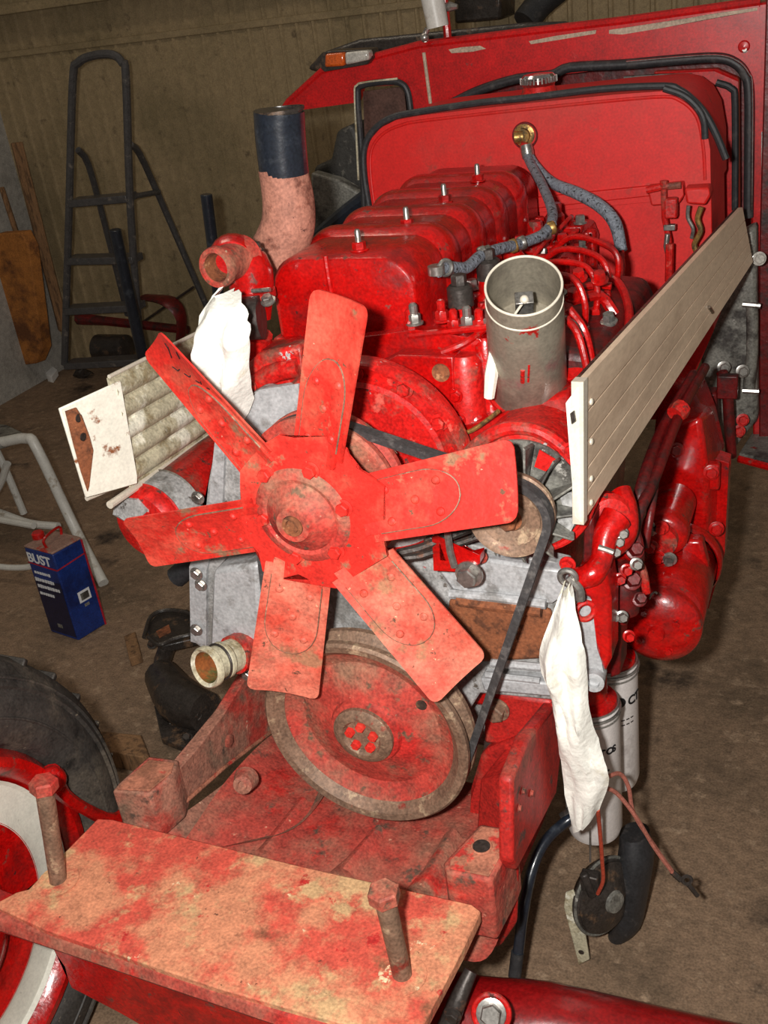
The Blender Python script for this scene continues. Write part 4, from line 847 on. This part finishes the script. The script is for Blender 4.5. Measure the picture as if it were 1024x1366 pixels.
part('door_edge', REDD, cab, lambda m: prism(m, py([(1022, -30), (1090, -50), (1090, 640), (1012, 600), (1012, 340)], CY-.02), (0, .02, 0)), bevel=.003)
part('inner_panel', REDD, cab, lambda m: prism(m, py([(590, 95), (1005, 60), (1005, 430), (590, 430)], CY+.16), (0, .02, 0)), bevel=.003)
part('recess_frame', REDB, cab, lambda m: prism(m, py([(870, 96), (955, 92), (985, 105), (986, 330), (950, 330), (950, 150), (930, 120), (880, 112)], CY+.05), (0, .03, 0)), bevel=.006)
part('window_seal', RUB, cab, lambda m: tube(m, py([(604, 137), (640, 120), (690, 105), (735, 100), (760, 90), (830, 86), (900, 80), (955, 77), (980, 84), (994, 100), (999, 125), (999, 200), (998, 290)], CY-.004), .010, 12, 4))
part('seal_insert', CHROME, cab, lambda m: tube(m, py([(835, 83), (900, 77), (955, 74), (982, 81), (998, 98), (1003, 125), (1002, 280)], CY-.011), .0025, 8, 4))
part('inner_seal', RUB, cab, lambda m: tube(m, py([(955, 110), (975, 118), (980, 140), (980, 280)], CY+.03), .007, 10, 4))
part('wiper_arm', STEEL, cab, lambda m: tube(m, py([(832, 104), (880, 101), (922, 100)], CY+.02), .004, 8))
part('side_window_seal', RUB, cab, lambda m: tube(m, py([(486, 290), (482, 200), (477, 130), (483, 114), (520, 109), (536, 112), (544, 124), (548, 150)], CY-.006), .007, 10, 4))
part('side_window_trim', ALUD, cab, lambda m: tube(m, py([(478, 240), (473, 130), (476, 114), (486, 110), (530, 105)], CY-.010), .0025, 8, 4))
part('side_window_panel', mat('smoky_side_glass', (92, 66, 58), .2, patches=[((60, 48, 44), 6, .5, .2, .3)]), cab, lambda m: prism(m, py([(484, 122), (532, 116), (545, 130), (545, 300), (490, 300)], CY+.02), (0, .006, 0)))
for i, q in enumerate(([(598, 66), (615, 63), (640, 61), (648, 65), (630, 69), (602, 71)], [(705, 55), (740, 48), (795, 40), (794, 45), (740, 54), (708, 59)], [(812, 40), (880, 31), (945, 19), (1010, 10), (1010, 14), (950, 24), (885, 37), (830, 46), (812, 45)])):
    part('scrape', SCRAPE, cab, lambda m: prism(m, py(q, CY-.0012), (0, .001, 0)))
part('sheen_dent', REDB, cab, lambda m: lathe(m, P(992, 62, Y=CY), YN, [(.012, -.001), (.009, .004), (0, .006)], 16))
bolt(cab, P(993, 66, Y=CY), YN, .005, .004, STEEL)
ml = thing('marker_lamp', P(460, 92, Y=CY-.02), 'amber and clear marker lamp on the left corner of the cab', 'lamp')
part('base', OILY, ml, lambda m: prism(m, py([(428, 92), (430, 70), (440, 68), (492, 66), (496, 78), (490, 86), (432, 96)], CY-.02), (0, .05, 0)), bevel=.006)
part('amber_lens', AMBER, ml, lambda m: prism(m, py([(432, 90), (433, 72), (458, 70), (459, 88)], CY-.035), (0, .03, 0)), bevel=.005)
part('clear_lens', CLEARL, ml, lambda m: prism(m, py([(460, 87), (459, 70), (490, 67), (492, 80)], CY-.035), (0, .03, 0)), bevel=.005)
# mirror stem and beaker on top
wm = thing('work_lamp_stem', P(580, 45, Y=CY), 'pale cylindrical lamp stem standing on the cab edge at the top', 'lamp stem')
part('barrel', TUBEW, wm, lambda m: tube(m, [P(584, 36, Y=CY), P(578, 5, Y=CY), P(571, -30, Y=CY)], [.023, .024, .025], 20))
part('pivot', STEEL, wm, lambda m: (tube(m, [P(567, 56, Y=CY-.01), P(566, 46, Y=CY-.01), P(570, 38, Y=CY-.01)], .006, 8), sphere(m, P(566, 50, Y=CY-.01), .01)))
ps_ = thing('mirror_clamp', P(597, 48, Y=CY+.02), 'short red post with silver wing nut beside the lamp stem', 'clamp')
part('post', RED, ps_, lambda m: tube(m, [P(597, 50, Y=CY+.03), P(594, 18, Y=CY+.03), P(590, -20, Y=CY+.03)], .009, 10))
part('wing_nut', STEEL, ps_, lambda m: tube(m, [P(588, 10, Y=CY+.02), P(600, 9, Y=CY+.02), P(610, 9, Y=CY+.02)], [.007, .010, .005], 8))
# cab roof of the tractor body behind
part('rear_hood', OILY, cab, lambda m: loft(m, [py([(410, 92), (430, 70), (480, 52), (560, 44), (620, 38), (700, 30), (760, 28), (760, 60), (560, 66), (430, 98)], 1.62), py([(410, 92), (430, 70), (480, 52), (560, 44), (620, 38), (700, 30), (760, 28), (760, 60), (560, 66), (430, 98)], 1.75)]), bevel=.01)
# dark seat behind tank left
se = thing('driver_seat', P(450, 320, Y=1.55), 'dark patterned driver seat glimpsed between exhaust bend and tank', 'seat')
part('backrest', DARKG, se, lambda m: prism(m, py([(418, 222), (440, 215), (448, 175), (470, 165), (482, 190), (490, 300), (470, 350), (430, 350), (412, 300)], 1.5), (0, .1, 0)), bevel=.012, seg=3)
part('cushion', GREYM, se, lambda m: prism(m, py([(414, 230), (450, 240), (484, 260), (486, 290), (452, 306), (416, 315)], 1.45), (0, .04, 0)), bevel=.012, seg=3)
part('arm', BLKP, se, lambda m: tube(m, py([(490, 262), (460, 285), (420, 320), (400, 340)], 1.4), .02, 10, 3))
dw = part('dark_cabinet', OILY, None, lambda m: prism(m, py([(604, -30), (668, -30), (668, 26), (606, 32)], 2.85), (0, .18, 0)), bevel=.01); tag(dw, 'black box against the wall above the cab, left of the dark hose', 'box')
hs = part('hanging_hose', RUB, None, lambda m: tube(m, [P(700, 30, Y=2.7), P(720, 5, Y=2.75), P(750, -20, Y=2.8)], .045, 12, 3)); tag(hs, 'thick dark hose against the wall above the cab, right of the black box', 'hose')
# right-hand gearbox side
gb = thing('gearbox_side', (.5, 1.2, .6), 'mottled grey gearbox side with pipe and bolts right of the aluminium panel', 'gearbox')
part('case', GREYM, gb, lambda m: prism(m, py([(940, 340), (1008, 300), (1010, 560), (975, 605), (940, 560), (930, 420)], 1.22), (0, .05, 0)), bevel=.01)
part('pipe', GREYM, gb, lambda m: tube(m, py([(1003, 408), (1003, 470), (998, 520)], 1.19), .012, 12))
part('pipe', STEEL, gb, lambda m: (tube(m, py([(990, 406), (1014, 408)], 1.18), .006, 8), tube(m, py([(990, 521), (1012, 522)], 1.18), .006, 8)))
part('linkage', REDD, gb, lambda m: (tube(m, py([(962, 495), (970, 520), (972, 560), (975, 610)], 1.1), .012, 8), box(m, P(970, 515, Y=1.08), (.04, .02, .05))), bevel=.003)
part('cover_box', REDD, gb, lambda m: prism(m, py([(936, 525), (955, 525), (957, 575), (945, 580), (938, 565)], 1.06), (0, .04, 0)), bevel=.004)
for q, m_ in (((965, 490), STEEL), ((990, 495), STEEL), ((990, 560), REDW), ((985, 575), REDW), ((1012, 345), CLEARL), ((948, 556), REDW)): bolt(gb, P(*q, Y=1.15), (.3, -1, .2), .010, .010, m_)
stp = thing('cab_step', P(1000, 610, Y=1.15), 'dirty step plate with red edge under the cab at right', 'step')
part('step_plate', GREYM, stp, lambda m: prism(m, [P(985, 604, Y=1.15), P(1060, 622, Y=1.10), P(1060, 570, Y=1.35), P(1005, 572, Y=1.35)], (0, 0, -.02)), bevel=.004)
part('red_edge', RED, stp, lambda m: tube(m, [P(985, 612, Y=1.14), P(1060, 632, Y=1.09)], .008, 8))

# ================================================================== ALUMINIUM PANELS
def quad(A, B, C, D):
    return lambda s, t: (A*(1-s)+B*s)*(1-t)+(D*(1-s)+C*s)*t   # s along A->B, t down
rp = thing('grooved_cowling', P(880, 500, Y=.5), 'tan grooved aluminium side panel running back along the right of the engine', 'panel')
f = quad(P(777, 508, Y=.09), P(990, 276, Y=1.10), P(1004, 350, Y=1.10), P(777, 699, Y=.09))
nrm = (f(1, .5)-f(0, .5)).cross(f(.3, 1)-f(.3, 0)).normalized()
if nrm.dot(CP-f(.5, .5)) < 0: nrm = -nrm
gro = [0, .245, .45, .64, .81, 1.0]
for i in range(5):
    a, b = gro[i], gro[i+1]; g = .009
    def slat(m):
        V = []
        for s in [k/8 for k in range(9)]:
            V.append([f(s, a+g), f(s, b-g), f(s, b-g)-nrm*.008, f(s, a+g)-nrm*.008])
        loft(m, V)
    part('slat', ALU, rp, slat)
part('backing_sheet', OILY, rp, lambda m: loft(m, [[f(s_, .01)-nrm*.009, f(s_, .99)-nrm*.009, f(s_, .99)-nrm*.013, f(s_, .01)-nrm*.013] for s_ in [k/8 for k in range(9)]]))
part('end_flange', ALUE, rp, lambda m: prism(m, [f(-.004, 0)+nrm*.002, f(.012, 0)+nrm*.002, f(.010, 1)+nrm*.002, f(-.002, 1)+nrm*.002], -nrm*.014), label='bright cut front edge')
eA, eB, eC, eD = P(754, 538, Y=.075), P(777, 508, Y=.09), P(776, 700, Y=.09), P(766, 688, Y=.075)
part('end_plate', CREAM, rp, lambda m: prism(m, [eA, eB, eC, eD], (0, .006, 0)), bevel=.001, label='cream rusty end plate')
part('slot', OILY, rp, lambda m: prism(m, py([(760, 552), (765, 548), (767, 562), (762, 566)], .072), (0, .002, 0)))
for s, t in ((.03, .2), (.03, .48), (.03, .75), (.03, .93)):
    part('clip', ALUE, rp, lambda m: lathe(m, f(s, t)-nrm*.002, nrm, [(.004, 0), (.004, .004), (.002, .005)], 10))
part('clip', CHROME, rp, lambda m: tube(m, [f(.64, .70)+nrm*.003, f(.66, .82)+nrm*.003], .003, 8))
lp = thing('grooved_cowling', P(180, 640, Y=.2), 'dirty cream ribbed aluminium panel with rusty end plate, left of the fan', 'panel')
f2 = quad(P(114, 520, Y=.07), P(330, 412, Y=.52), P(330, 545, Y=.50), P(150, 668, Y=.09))
n2 = (f2(1, .5)-f2(0, .5)).cross(f2(.3, 1)-f2(.3, 0)).normalized()
if n2.dot(CP-f2(.5, .5)) < 0: n2 = -n2
part('backing_sheet', ALUD, lp, lambda m: loft(m, [[f2(s_, 0), f2(s_, 1), f2(s_, 1)-n2*.003, f2(s_, 0)-n2*.003] for s_ in (.115, .3, .5, .7, 1)]))
for i in range(5):
    a = .03+.19*i; b = a+.17
    def slat2(m):
        V = []
        for s in (.12, .4, .7, 1.0):
            r_ = []
            for k in range(7):
                u = k/6; r_.append(f2(s, a+(b-a)*u)+n2*.010*sin(pi*u)**.7)
            V.append(r_+[f2(s, b)-n2*.001, f2(s, a)-n2*.001])
        loft(m, V)
    part('slat', ALUD, lp, slat2)
part('end_plate', CREAM, lp, lambda m: prism(m, [P(80, 545, Y=.04), f2(.14, .03)+n2*.012, f2(.13, .88)+n2*.012, f2(.12, .95)+n2*.012, P(116, 664, Y=.06)], -n2*.004), bevel=.0015, label='white end plate with rust')
part('bottom_rail', ALUE, lp, lambda m: tube(m, [f2(-.02, 1.02), f2(.5, 1.02), f2(1, 1.02)], .006, 10))
part('bottom_rail', ALUE, lp, lambda m: tube(m, [P(120, 666, Y=.08)-n2*.006, f2(.5, 1.06), f2(1, 1.05)], .004, 10))
part('top_rail', ALUE, lp, lambda m: tube(m, [f2(.12, -.01), f2(.5, -.01), f2(1, -.01)], .003, 10))
for q in ((101, 557), (107, 582)): part('rust_hole', OILY, lp, lambda m: lathe(m, P(*q, Y=.052)+n2*.004, n2, [(.006, 0), (.006, .0015)], 12))
part('rust_patch', RUST, lp, lambda m: prism(m, [p+n2*.004 for p in (P(84, 548, Y=.043), P(98, 543, Y=.052), P(106, 556, Y=.055), P(104, 570, Y=.055), P(116, 582, Y=.066), P(121, 600, Y=.07), P(117, 622, Y=.068), P(116, 648, Y=.063), P(114, 655, Y=.06), P(105, 628, Y=.053), P(95, 592, Y=.047))], -n2*.001))

# ================================================================== RIGHT-HAND SIDE: linkage casting, filters, starter
rb = thing('pump_drive_casting', P(790, 800, Y=.2), 'upright red and silver casting with pipe elbows behind the right cloth', 'casting')
part('silver_arm', SILC, rb, lambda m: prism(m, py([(764, 800), (790, 800), (800, 880), (806, 900), (800, 914), (786, 910), (768, 850)], .13), (0, .03, 0)), bevel=.005)
part('red_face', RED, rb, lambda m: prism(m, py([(790, 745), (808, 760), (815, 800), (815, 880), (806, 898), (796, 870), (788, 800), (770, 790), (765, 770)], .125), (0, .05, 0)), bevel=.006)
part('elbow', RED, rb, lambda m: tube(m, [P(770, 772, Y=.12), P(790, 765, Y=.12), P(802, 745, Y=.14), P(808, 712, Y=.16), P(822, 690, Y=.18)], [.014, .016, .014, .016, .02], 14, 4))
part('elbow', RED, rb, lambda m: tube(m, [P(800, 730, Y=.16), P(818, 725, Y=.18), P(834, 710, Y=.2), P(836, 680, Y=.22), P(828, 655, Y=.24)], [.018, .018, .016, .014, .014], 14, 4))
part('column', REDD, rb, lambda m: prism(m, py([(778, 700), (790, 690), (794, 750), (786, 790), (776, 775)], .15), (0, .06, 0)), bevel=.005)
part('column', REDD, rb, lambda m: prism(m, py([(814, 740), (826, 733), (829, 800), (827, 900), (814, 905)], .23), (0, .05, 0)), bevel=.006)
part('pivot_eye', STEEL, rb, lambda m: (ring(m, P(757, 770, Y=.10), YN, .010, .004, 24, 8), tube(m, [P(757, 770, Y=.1), P(772, 785, Y=.1), P(774, 800, Y=.1)], .006, 8, 3)))
part('arm_end', SILC, rb, lambda m: (lathe(m, P(793, 905, Y=.125), (.1, -1, .1), [(.014, -.02), (.014, .012), (.008, .013), (.007, .006), (0, .006)], 20, False)))
part('ring', REDW, rb, lambda m: ring(m, P(780, 815, Y=.12), (.6, -1, .1), .012, .004, 20, 8))
for q, m_ in (((829, 711), STEEL), ((824, 722), STEEL), ((805, 730), RED), ((820, 735), STEEL), ((829, 822), STEEL), ((818, 822), STEEL), ((826, 772), RED), ((835, 760), RED), ((848, 752), STEEL), ((815, 700), RED), ((838, 848), RED)):
    bolt(rb, P(*q, Y=.17), (.4, -1, .4), .0062, .012, m_)
for k, (a, b, r_) in enumerate((((842, 700), (850, 770), .008), ((838, 735), (862, 790), .006), ((846, 760), (830, 830), .007), ((820, 745), (842, 742), .008))):
    part('small_pipe', (REDD, REDW, REDD, RED)[k], rb, lambda m: tube(m, [P(*a, Y=.24), P((a[0]+b[0])/2+5, (a[1]+b[1])/2-6, Y=.22), P(*b, Y=.22)], r_, 10, 4))
for q, r_ in (((846, 735), .012), ((842, 775), .013), ((852, 800), .010)):
    part('union_nut', REDD, rb, lambda m: hexa(m, P(*q, Y=.21), (.3, -.7, .6), r_*.75, .018, True))
part('cross_pin', STEEL, rb, lambda m: tube(m, py([(798, 730), (808, 733), (818, 737)], .135), .004, 8))
part('valve', REDD, rb, lambda m: (lathe(m, P(832, 790, Y=.22), Z_, [(.02, -.03), (.022, .0), (.016, .02), (.02, .03), (.012, .045)], 16)))
part('ribbed_body', REDW, rb, lambda m: lathe(m, P(812, 690, Y=.2), (.5, -1, .3), [(.03, -.03), (.032, 0), (.026, .008), (.014, .01)], 20))
# long dark pipes down the side
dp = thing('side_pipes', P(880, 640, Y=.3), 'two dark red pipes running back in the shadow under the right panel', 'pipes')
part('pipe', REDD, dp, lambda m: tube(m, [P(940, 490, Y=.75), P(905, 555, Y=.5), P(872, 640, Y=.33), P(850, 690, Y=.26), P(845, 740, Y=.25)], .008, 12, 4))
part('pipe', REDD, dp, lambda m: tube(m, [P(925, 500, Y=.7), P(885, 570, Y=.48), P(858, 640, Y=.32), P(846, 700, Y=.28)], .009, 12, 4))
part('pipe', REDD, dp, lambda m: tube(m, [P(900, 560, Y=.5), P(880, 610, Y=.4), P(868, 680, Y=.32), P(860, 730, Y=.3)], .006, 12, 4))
part('bright_union', REDW, dp, lambda m: lathe(m, P(905, 548, Y=.5), (.4, .8, .3), [(.014, -.01), (.016, 0), (.014, .01)], 10))
# flywheel housing
fh = thing('flywheel_housing', (.33, .85, .5), 'big gloss red flywheel housing at the right rear of the engine', 'housing')
part('bell', RED, fh, lambda m: loft(m, [py([(868, 640), (900, 570), (935, 555), (945, 640), (942, 740), (930, 790), (900, 830), (862, 800)], .72), py([(880, 600), (915, 530), (950, 545), (968, 620), (965, 740), (950, 790), (915, 820), (880, 780)], .84), py([(880, 600), (915, 530), (950, 545), (968, 620), (965, 740), (950, 790), (915, 820), (880, 780)], .9)]), bevel=.01, seg=3)
part('bell_flange', RED, fh, lambda m: prism(m, py([(935, 605), (972, 618), (966, 740), (945, 812), (925, 812), (935, 740), (940, 680)], .78), (0, .04, 0)), bevel=.008, seg=3)
part('side_cheek', RED, fh, lambda m: loft(m, [py([(880, 500), (925, 520), (945, 560), (960, 600), (900, 640), (868, 600)], .86), py([(900, 470), (940, 500), (955, 540), (968, 600), (920, 620), (890, 580)], 1.0)]), bevel=.012, seg=3)
part('rib', RED, fh, lambda m: tube(m, [P(905, 570, Y=.76), P(920, 620, Y=.73), P(940, 680, Y=.74), P(945, 730, Y=.75)], .01, 8, 3))
for q in ((903, 662), (948, 630), (955, 705), (935, 735), (902, 600)): bolt(fh, P(*q, Y=.715), (.2, -1, .2), .010, .010, RED)
part('pad', RED, fh, lambda m: box(m, P(948, 634, Y=.74), (.03, .02, .05)), bevel=.004)
# starter motor
sm = thing('starter_motor', P(880, 880, Y=.5), 'gloss red starter motor with solenoid at the lower right of the engine', 'starter motor')
sc_ = P(876, 843, Y=.44); sr = .067
part('body', RED, sm, lambda m: lathe(m, sc_, YP, [(sr*.96, .03), (sr, .034), (sr, .22), (sr*.9, .23)], 48, False))
part('end_cap', RED, sm, lambda m: lathe(m, sc_, YP, [(0, -.012), (.012, -.012), (.014, -.004), (.03, -.002), (.05, .004), (sr*.98, .014), (sr*1.02, .02), (sr*1.02, .032), (sr*.96, .036)], 48, False))
part('nose_cone', RED, sm, lambda m: lathe(m, sc_, YP, [(sr*1.08, .215), (sr*1.12, .22), (sr*1.12, .24), (sr*.8, .26), (sr*.7, .3)], 40, False))
for dx, dz in ((-.03, -.02), (.03, .02), (-.02, .035), (.018, -.035)): bolt(sm, sc_+Vector((dx, .001, dz)), YN, .006, .006, RED)
so_ = P(884, 716, Y=.56)
part('solenoid', RED, sm, lambda m: lathe(m, so_, YP, [(0, -.004), (.03, -.002), (.038, .004), (.040, .01), (.040, .03), (.036, .034), (.036, .13), (0, .13)], 36, False))
part('terminal_cap', REDW, sm, lambda m: lathe(m, so_, YP, [(.026, -.018), (.026, 0)], 24))
for q, m_ in (((868, 705), STEEL), ((882, 703), REDW), ((868, 728), RED), ((878, 742), RED), ((893, 745), STEEL)): bolt(sm, P(*q, Y=.53), YN, .009, .012, m_)
part('solenoid_bracket', RED, sm, lambda m: prism(m, py([(900, 720), (935, 722), (945, 760), (925, 790), (900, 780), (890, 750)], .60), (0, .03, 0)), bevel=.006)
part('cap_hook', STEEL, sm, lambda m: tube(m, py([(872, 805), (866, 798), (872, 790), (876, 792)], .45), .002, 6, 3))
# oil filters
def filt(cx, cy, Y, lab, zt, zb, hd):
    c = P(cx, cy, Y=Y); r = .046; t_ = thing('oil_filter', (c.x, Y, zb), lab, 'oil filter')
    H = zt-zb
    part('canister', WHT, t_, lambda m: lathe(m, (c.x, Y, zb), Z_, [(0, 0), (r*.7, .0), (r*.92, .008), (r, .022), (r, H-.02), (r*1.0, H-.012), (r*.96, H-.01), (r*.9, H)], 48, False))
    part('seam', STEEL, t_, lambda m: (ring(m, (c.x, Y, zt-.022), Z_, r*1.0, .002, 48, 6), ring(m, (c.x, Y, zt-.012), Z_, r*1.02, .0025, 48, 6), ring(m, (c.x, Y, zt-.003), Z_, r*.97, .002, 48, 6)))
    part('head', RED, t_, lambda m: lathe(m, (c.x, Y, zt-.004), Z_, [(r*.94, 0), (r*.92, .008), (r*.62, .012), (r*.60, .05), (r*.45, .06), (0, .06)], 28, False), label='red mounting head')
    bolt(t_, (c.x+.012, Y-.012, zt+.055), Z_, .010, .012, RED)
    return t_, c, r
zb1 = P(790, 1107, Y=.30).z; zt1 = P(800, 957, Y=.26).z
f1, c1, r1 = filt(789, 1010, .30, 'white spin-on oil filter nearest the hanging cloth, lower of the two', zt1, zb1, .04)
zt2 = P(828, 903, Y=.38).z; zb2 = P(825, 1047, Y=.42).z
f3, c2, r2 = filt(815, 960, .43, 'white spin-on oil filter behind and right of the other, higher up', zt2, zb2, .04)
def curved(s, size, cx, cyy, r, z, a0, parent):
    """lettering wrapped round a canister, starting at azimuth a0 (0 = facing -Y, positive to +X)"""
    a = a0
    for ch in s:
        wd = size*.68/r; aa = a+wd/2; d = Vector((sin(aa), -cos(aa), 0)); t = Vector((cos(aa), sin(aa), 0))
        pos = Vector((cx, cyy, z))+d*(r+.0006)-t*size*.3
        text(ch, size, pos, t, Z_, BLACK, parent, bold=.0006); a += wd
curved('TOS', .0175, c1.x, .30, r1, zt1-.078, radians(27), f1)
curved('●CT', .024, c2.x, .43, r2, zt2-.075, radians(22), f3) if False else None
part('dot', BLACK, f3, lambda m: lathe(m, Vector((c2.x, .43, zt2-.062))+Vector((sin(.55), -cos(.55), 0))*(r2-.0005), (sin(.55), -cos(.55), 0), [(.010, 0), (.010, .0012)], 20))
curved('CT', .024, c2.x, .43, r2, zt2-.072, radians(48), f3)
def lines(m):
    for k in range(2):
        for j in range(4):
            a = .45+.2*j; box(m, Vector((c2.x, .43, zt2-.10-.01*k))+Vector((sin(a), -cos(a), 0))*r2, (.006, .0012, .002), Matrix.Rotation(a, 3, 'Z'))
part('small_print', DSTEEL, f3, lines)
part('small_print', DSTEEL, f1, lambda m: [box(m, Vector((c1.x, .30, zt1-.11))+Vector((sin(a), -cos(a), 0))*r1, (.005, .0012, .003), Matrix.Rotation(a, 3, 'Z')) for a in (.35, .45, .62, .8)])

# ================================================================== CLOTHS
def cloth(name, L, R_, Y, lab, th_=.0025, k=5, amp=.008, cols=10):
    """left and right picture edges (same count) at depth function Y(i)"""
    m = newbm(); L = [P(a, b, Y=y) for (a, b), y in zip(L, Y)]; R_ = [P(a, b, Y=y) for (a, b), y in zip(R_, Y)]
    L = spline(L, k); R_ = spline(R_, k); G = []
    for i, (a, b) in enumerate(zip(L, R_)):
        row = []
        for j in range(cols+1):
            s = j/cols; p = a*(1-s)+b*s; q = noise.noise(Vector((s*5, i*.18, 3)))*amp*2+amp*1.2*sin(s*11+i*.15)*(.5+.5*sin(i*.2)) - amp*2*math.sin(pi*s) + amp*.7*noise.noise(Vector((s*9+i*.25, i*.5-s*3, 9))) + amp*.5*noise.noise(Vector((s*16-i*.5, i*.3, 1)))
            row.append(m.verts.new(p+Vector((0, q, 0))))
        G.append(row)
    for r, q in zip(G, G[1:]):
        for j in range(cols): m.faces.new((r[j], r[j+1], q[j+1], q[j]))
    bmesh.ops.solidify(m, geom=m.faces[:], thickness=th_)
    o = obj(name, m, CLOTH, sharp=80); tag(o, lab, 'cloth'); return o
cloth('cloth', [(752, 776), (734, 825), (716, 882), (732, 930), (746, 990), (752, 1045), (764, 1106)], [(764, 776), (774, 830), (782, 890), (786, 950), (799, 1000), (813, 1036), (798, 1084)], [.085, .085, .085, .09, .10, .11, .12], 'white cloth strip hanging from the bolt eye in front of the filters')
cloth('cloth', [(292, 384), (266, 415), (256, 460), (262, 510), (276, 545), (296, 578)], [(322, 384), (334, 410), (332, 450), (332, 500), (331, 545), (314, 582)], [.16, .12, .10, .11, .13, .15], 'white cloth wrapped over the panel end below the thermostat housing', amp=.012)

# ================================================================== HORN, wires, hose
hn = thing('horn', P(815, 1260, Y=.30), 'dirty black round horn hanging on its steel bracket at lower right', 'horn')
hc = P(806, 1195, Y=.28); hax = Vector((.75, -.45, .15)).normalized()
part('trumpet_disc', OILY, hn, lambda m: lathe(m, hc, hax, [(0, -.03), (.03, -.028), (.058, -.02), (.07, -.006), (.07, 0), (.064, .004), (.064, .008), (.045, .014), (.03, .018), (.022, .022), (0, .022)], 44, False))
part('diaphragm_ring', GREYM, hn, lambda m: (ring(m, hc, hax, .069, .003, 44, 8), ring(m, hc+hax*.008, hax, .045, .0025, 40, 8)))
part('centre_cap', GREYM, hn, lambda m: lathe(m, hc+hax*.018, hax, [(.022, 0), (.018, .01), (0, .012)], 24))
part('rear_bell', RUB, hn, lambda m: tube(m, [P(846, 1110, Y=.36), P(848, 1140, Y=.35), P(842, 1180, Y=.34), P(835, 1225, Y=.33), P(820, 1252, Y=.32)], [.036, .044, .044, .04, .02], 20, 4, .7))
part('bracket', ALUD, hn, lambda m: prism(m, py([(754, 1192), (764, 1188), (772, 1205), (780, 1245), (786, 1280), (772, 1287), (764, 1250), (752, 1210)], .235), (0, .004, 0)), bevel=.001)
part('bracket_hole', OILY, hn, lambda m: lathe(m, P(775, 1270, Y=.234), YN, [(.005, 0), (.005, .001)], 12))
part('terminal', DSTEEL, hn, lambda m: (box(m, P(787, 1175, Y=.25), (.03, .02, .035)), tube(m, [P(778, 1165, Y=.24), P(790, 1195, Y=.24)], .008, 8)), bevel=.003)
part('ribbon_clip', STEEL, hn, lambda m: tube(m, [P(787, 1110, Y=.25), P(787, 1150, Y=.25)], .0018, 6))
wi = thing('wire_loop', P(860, 1120, Y=.28), 'pinkish wire loop with connector hanging right of the cloth', 'wire')
part('sheath', COPP, wi, lambda m: tube(m, [P(806, 1038, Y=.14), P(826, 1032, Y=.18), P(838, 1050, Y=.2), P(845, 1085, Y=.22), P(870, 1125, Y=.24), P(898, 1165, Y=.25)], .0033, 8, 5))
part('sheath', COPP, wi, lambda m: tube(m, [P(802, 1050, Y=.14), P(822, 1058, Y=.17), P(848, 1090, Y=.20), P(872, 1130, Y=.23), P(898, 1166, Y=.25)], .0033, 8, 5))
part('connector', DSTEEL, wi, lambda m: (tube(m, [P(896, 1163, Y=.25), P(908, 1174, Y=.25)], .005, 8), ring(m, P(916, 1174, Y=.25), (.3, -1, .3), .007, .003, 16, 6)))
part('end_tip', OILY, wi, lambda m: tube(m, [P(918, 1180, Y=.25), P(930, 1195, Y=.25)], .004, 8))
w2 = part('horn_wire', WIRER, None, lambda m: tube(m, [P(797, 1080, Y=.13), P(800, 1110, Y=.17), P(803, 1150, Y=.2), P(804, 1175, Y=.22), P(797, 1192, Y=.235)], .0032, 8, 5)); tag(w2, 'orange-red wire dropping from the cloth to the black horn', 'wire')
rh = thing('drain_hose', P(700, 1250, Y=.1), 'black hose with chrome sheen curving down beside the right frame rail', 'hose')
part('hose', BLKP, rh, lambda m: tube(m, [P(780, 1080, Y=.26), P(752, 1098, Y=.24), P(725, 1125, Y=.2), P(708, 1165, Y=.16), P(697, 1220, Y=.12), P(692, 1262, Y=.10), P(686, 1302, Y=.08)], .009, 12, 5))
part('end_sleeve', RUB, rh, lambda m: tube(m, [P(690, 1270, Y=.095), P(686, 1303, Y=.08)], .0105, 12))
part('elbow', DSTEEL, rh, lambda m: tube(m, [P(752, 1094, Y=.25), P(775, 1075, Y=.27), P(785, 1060, Y=.3)], .013, 12, 3))
st_ = thing('steering_cylinder', P(690, 1340, Y=-.05), 'dark steel steering joint beside the orange plate corner at bottom', 'joint')
part('joint_body', DSTEEL, st_, lambda m: tube(m, [P(596, 1372, Y=-.18), P(610, 1335, Y=-.16), P(628, 1295, Y=-.13)], [.014, .012, .009], 12, 4))
bolt(st_, P(604, 1352, Y=-.185), YN, .009, .008, DSTEEL)
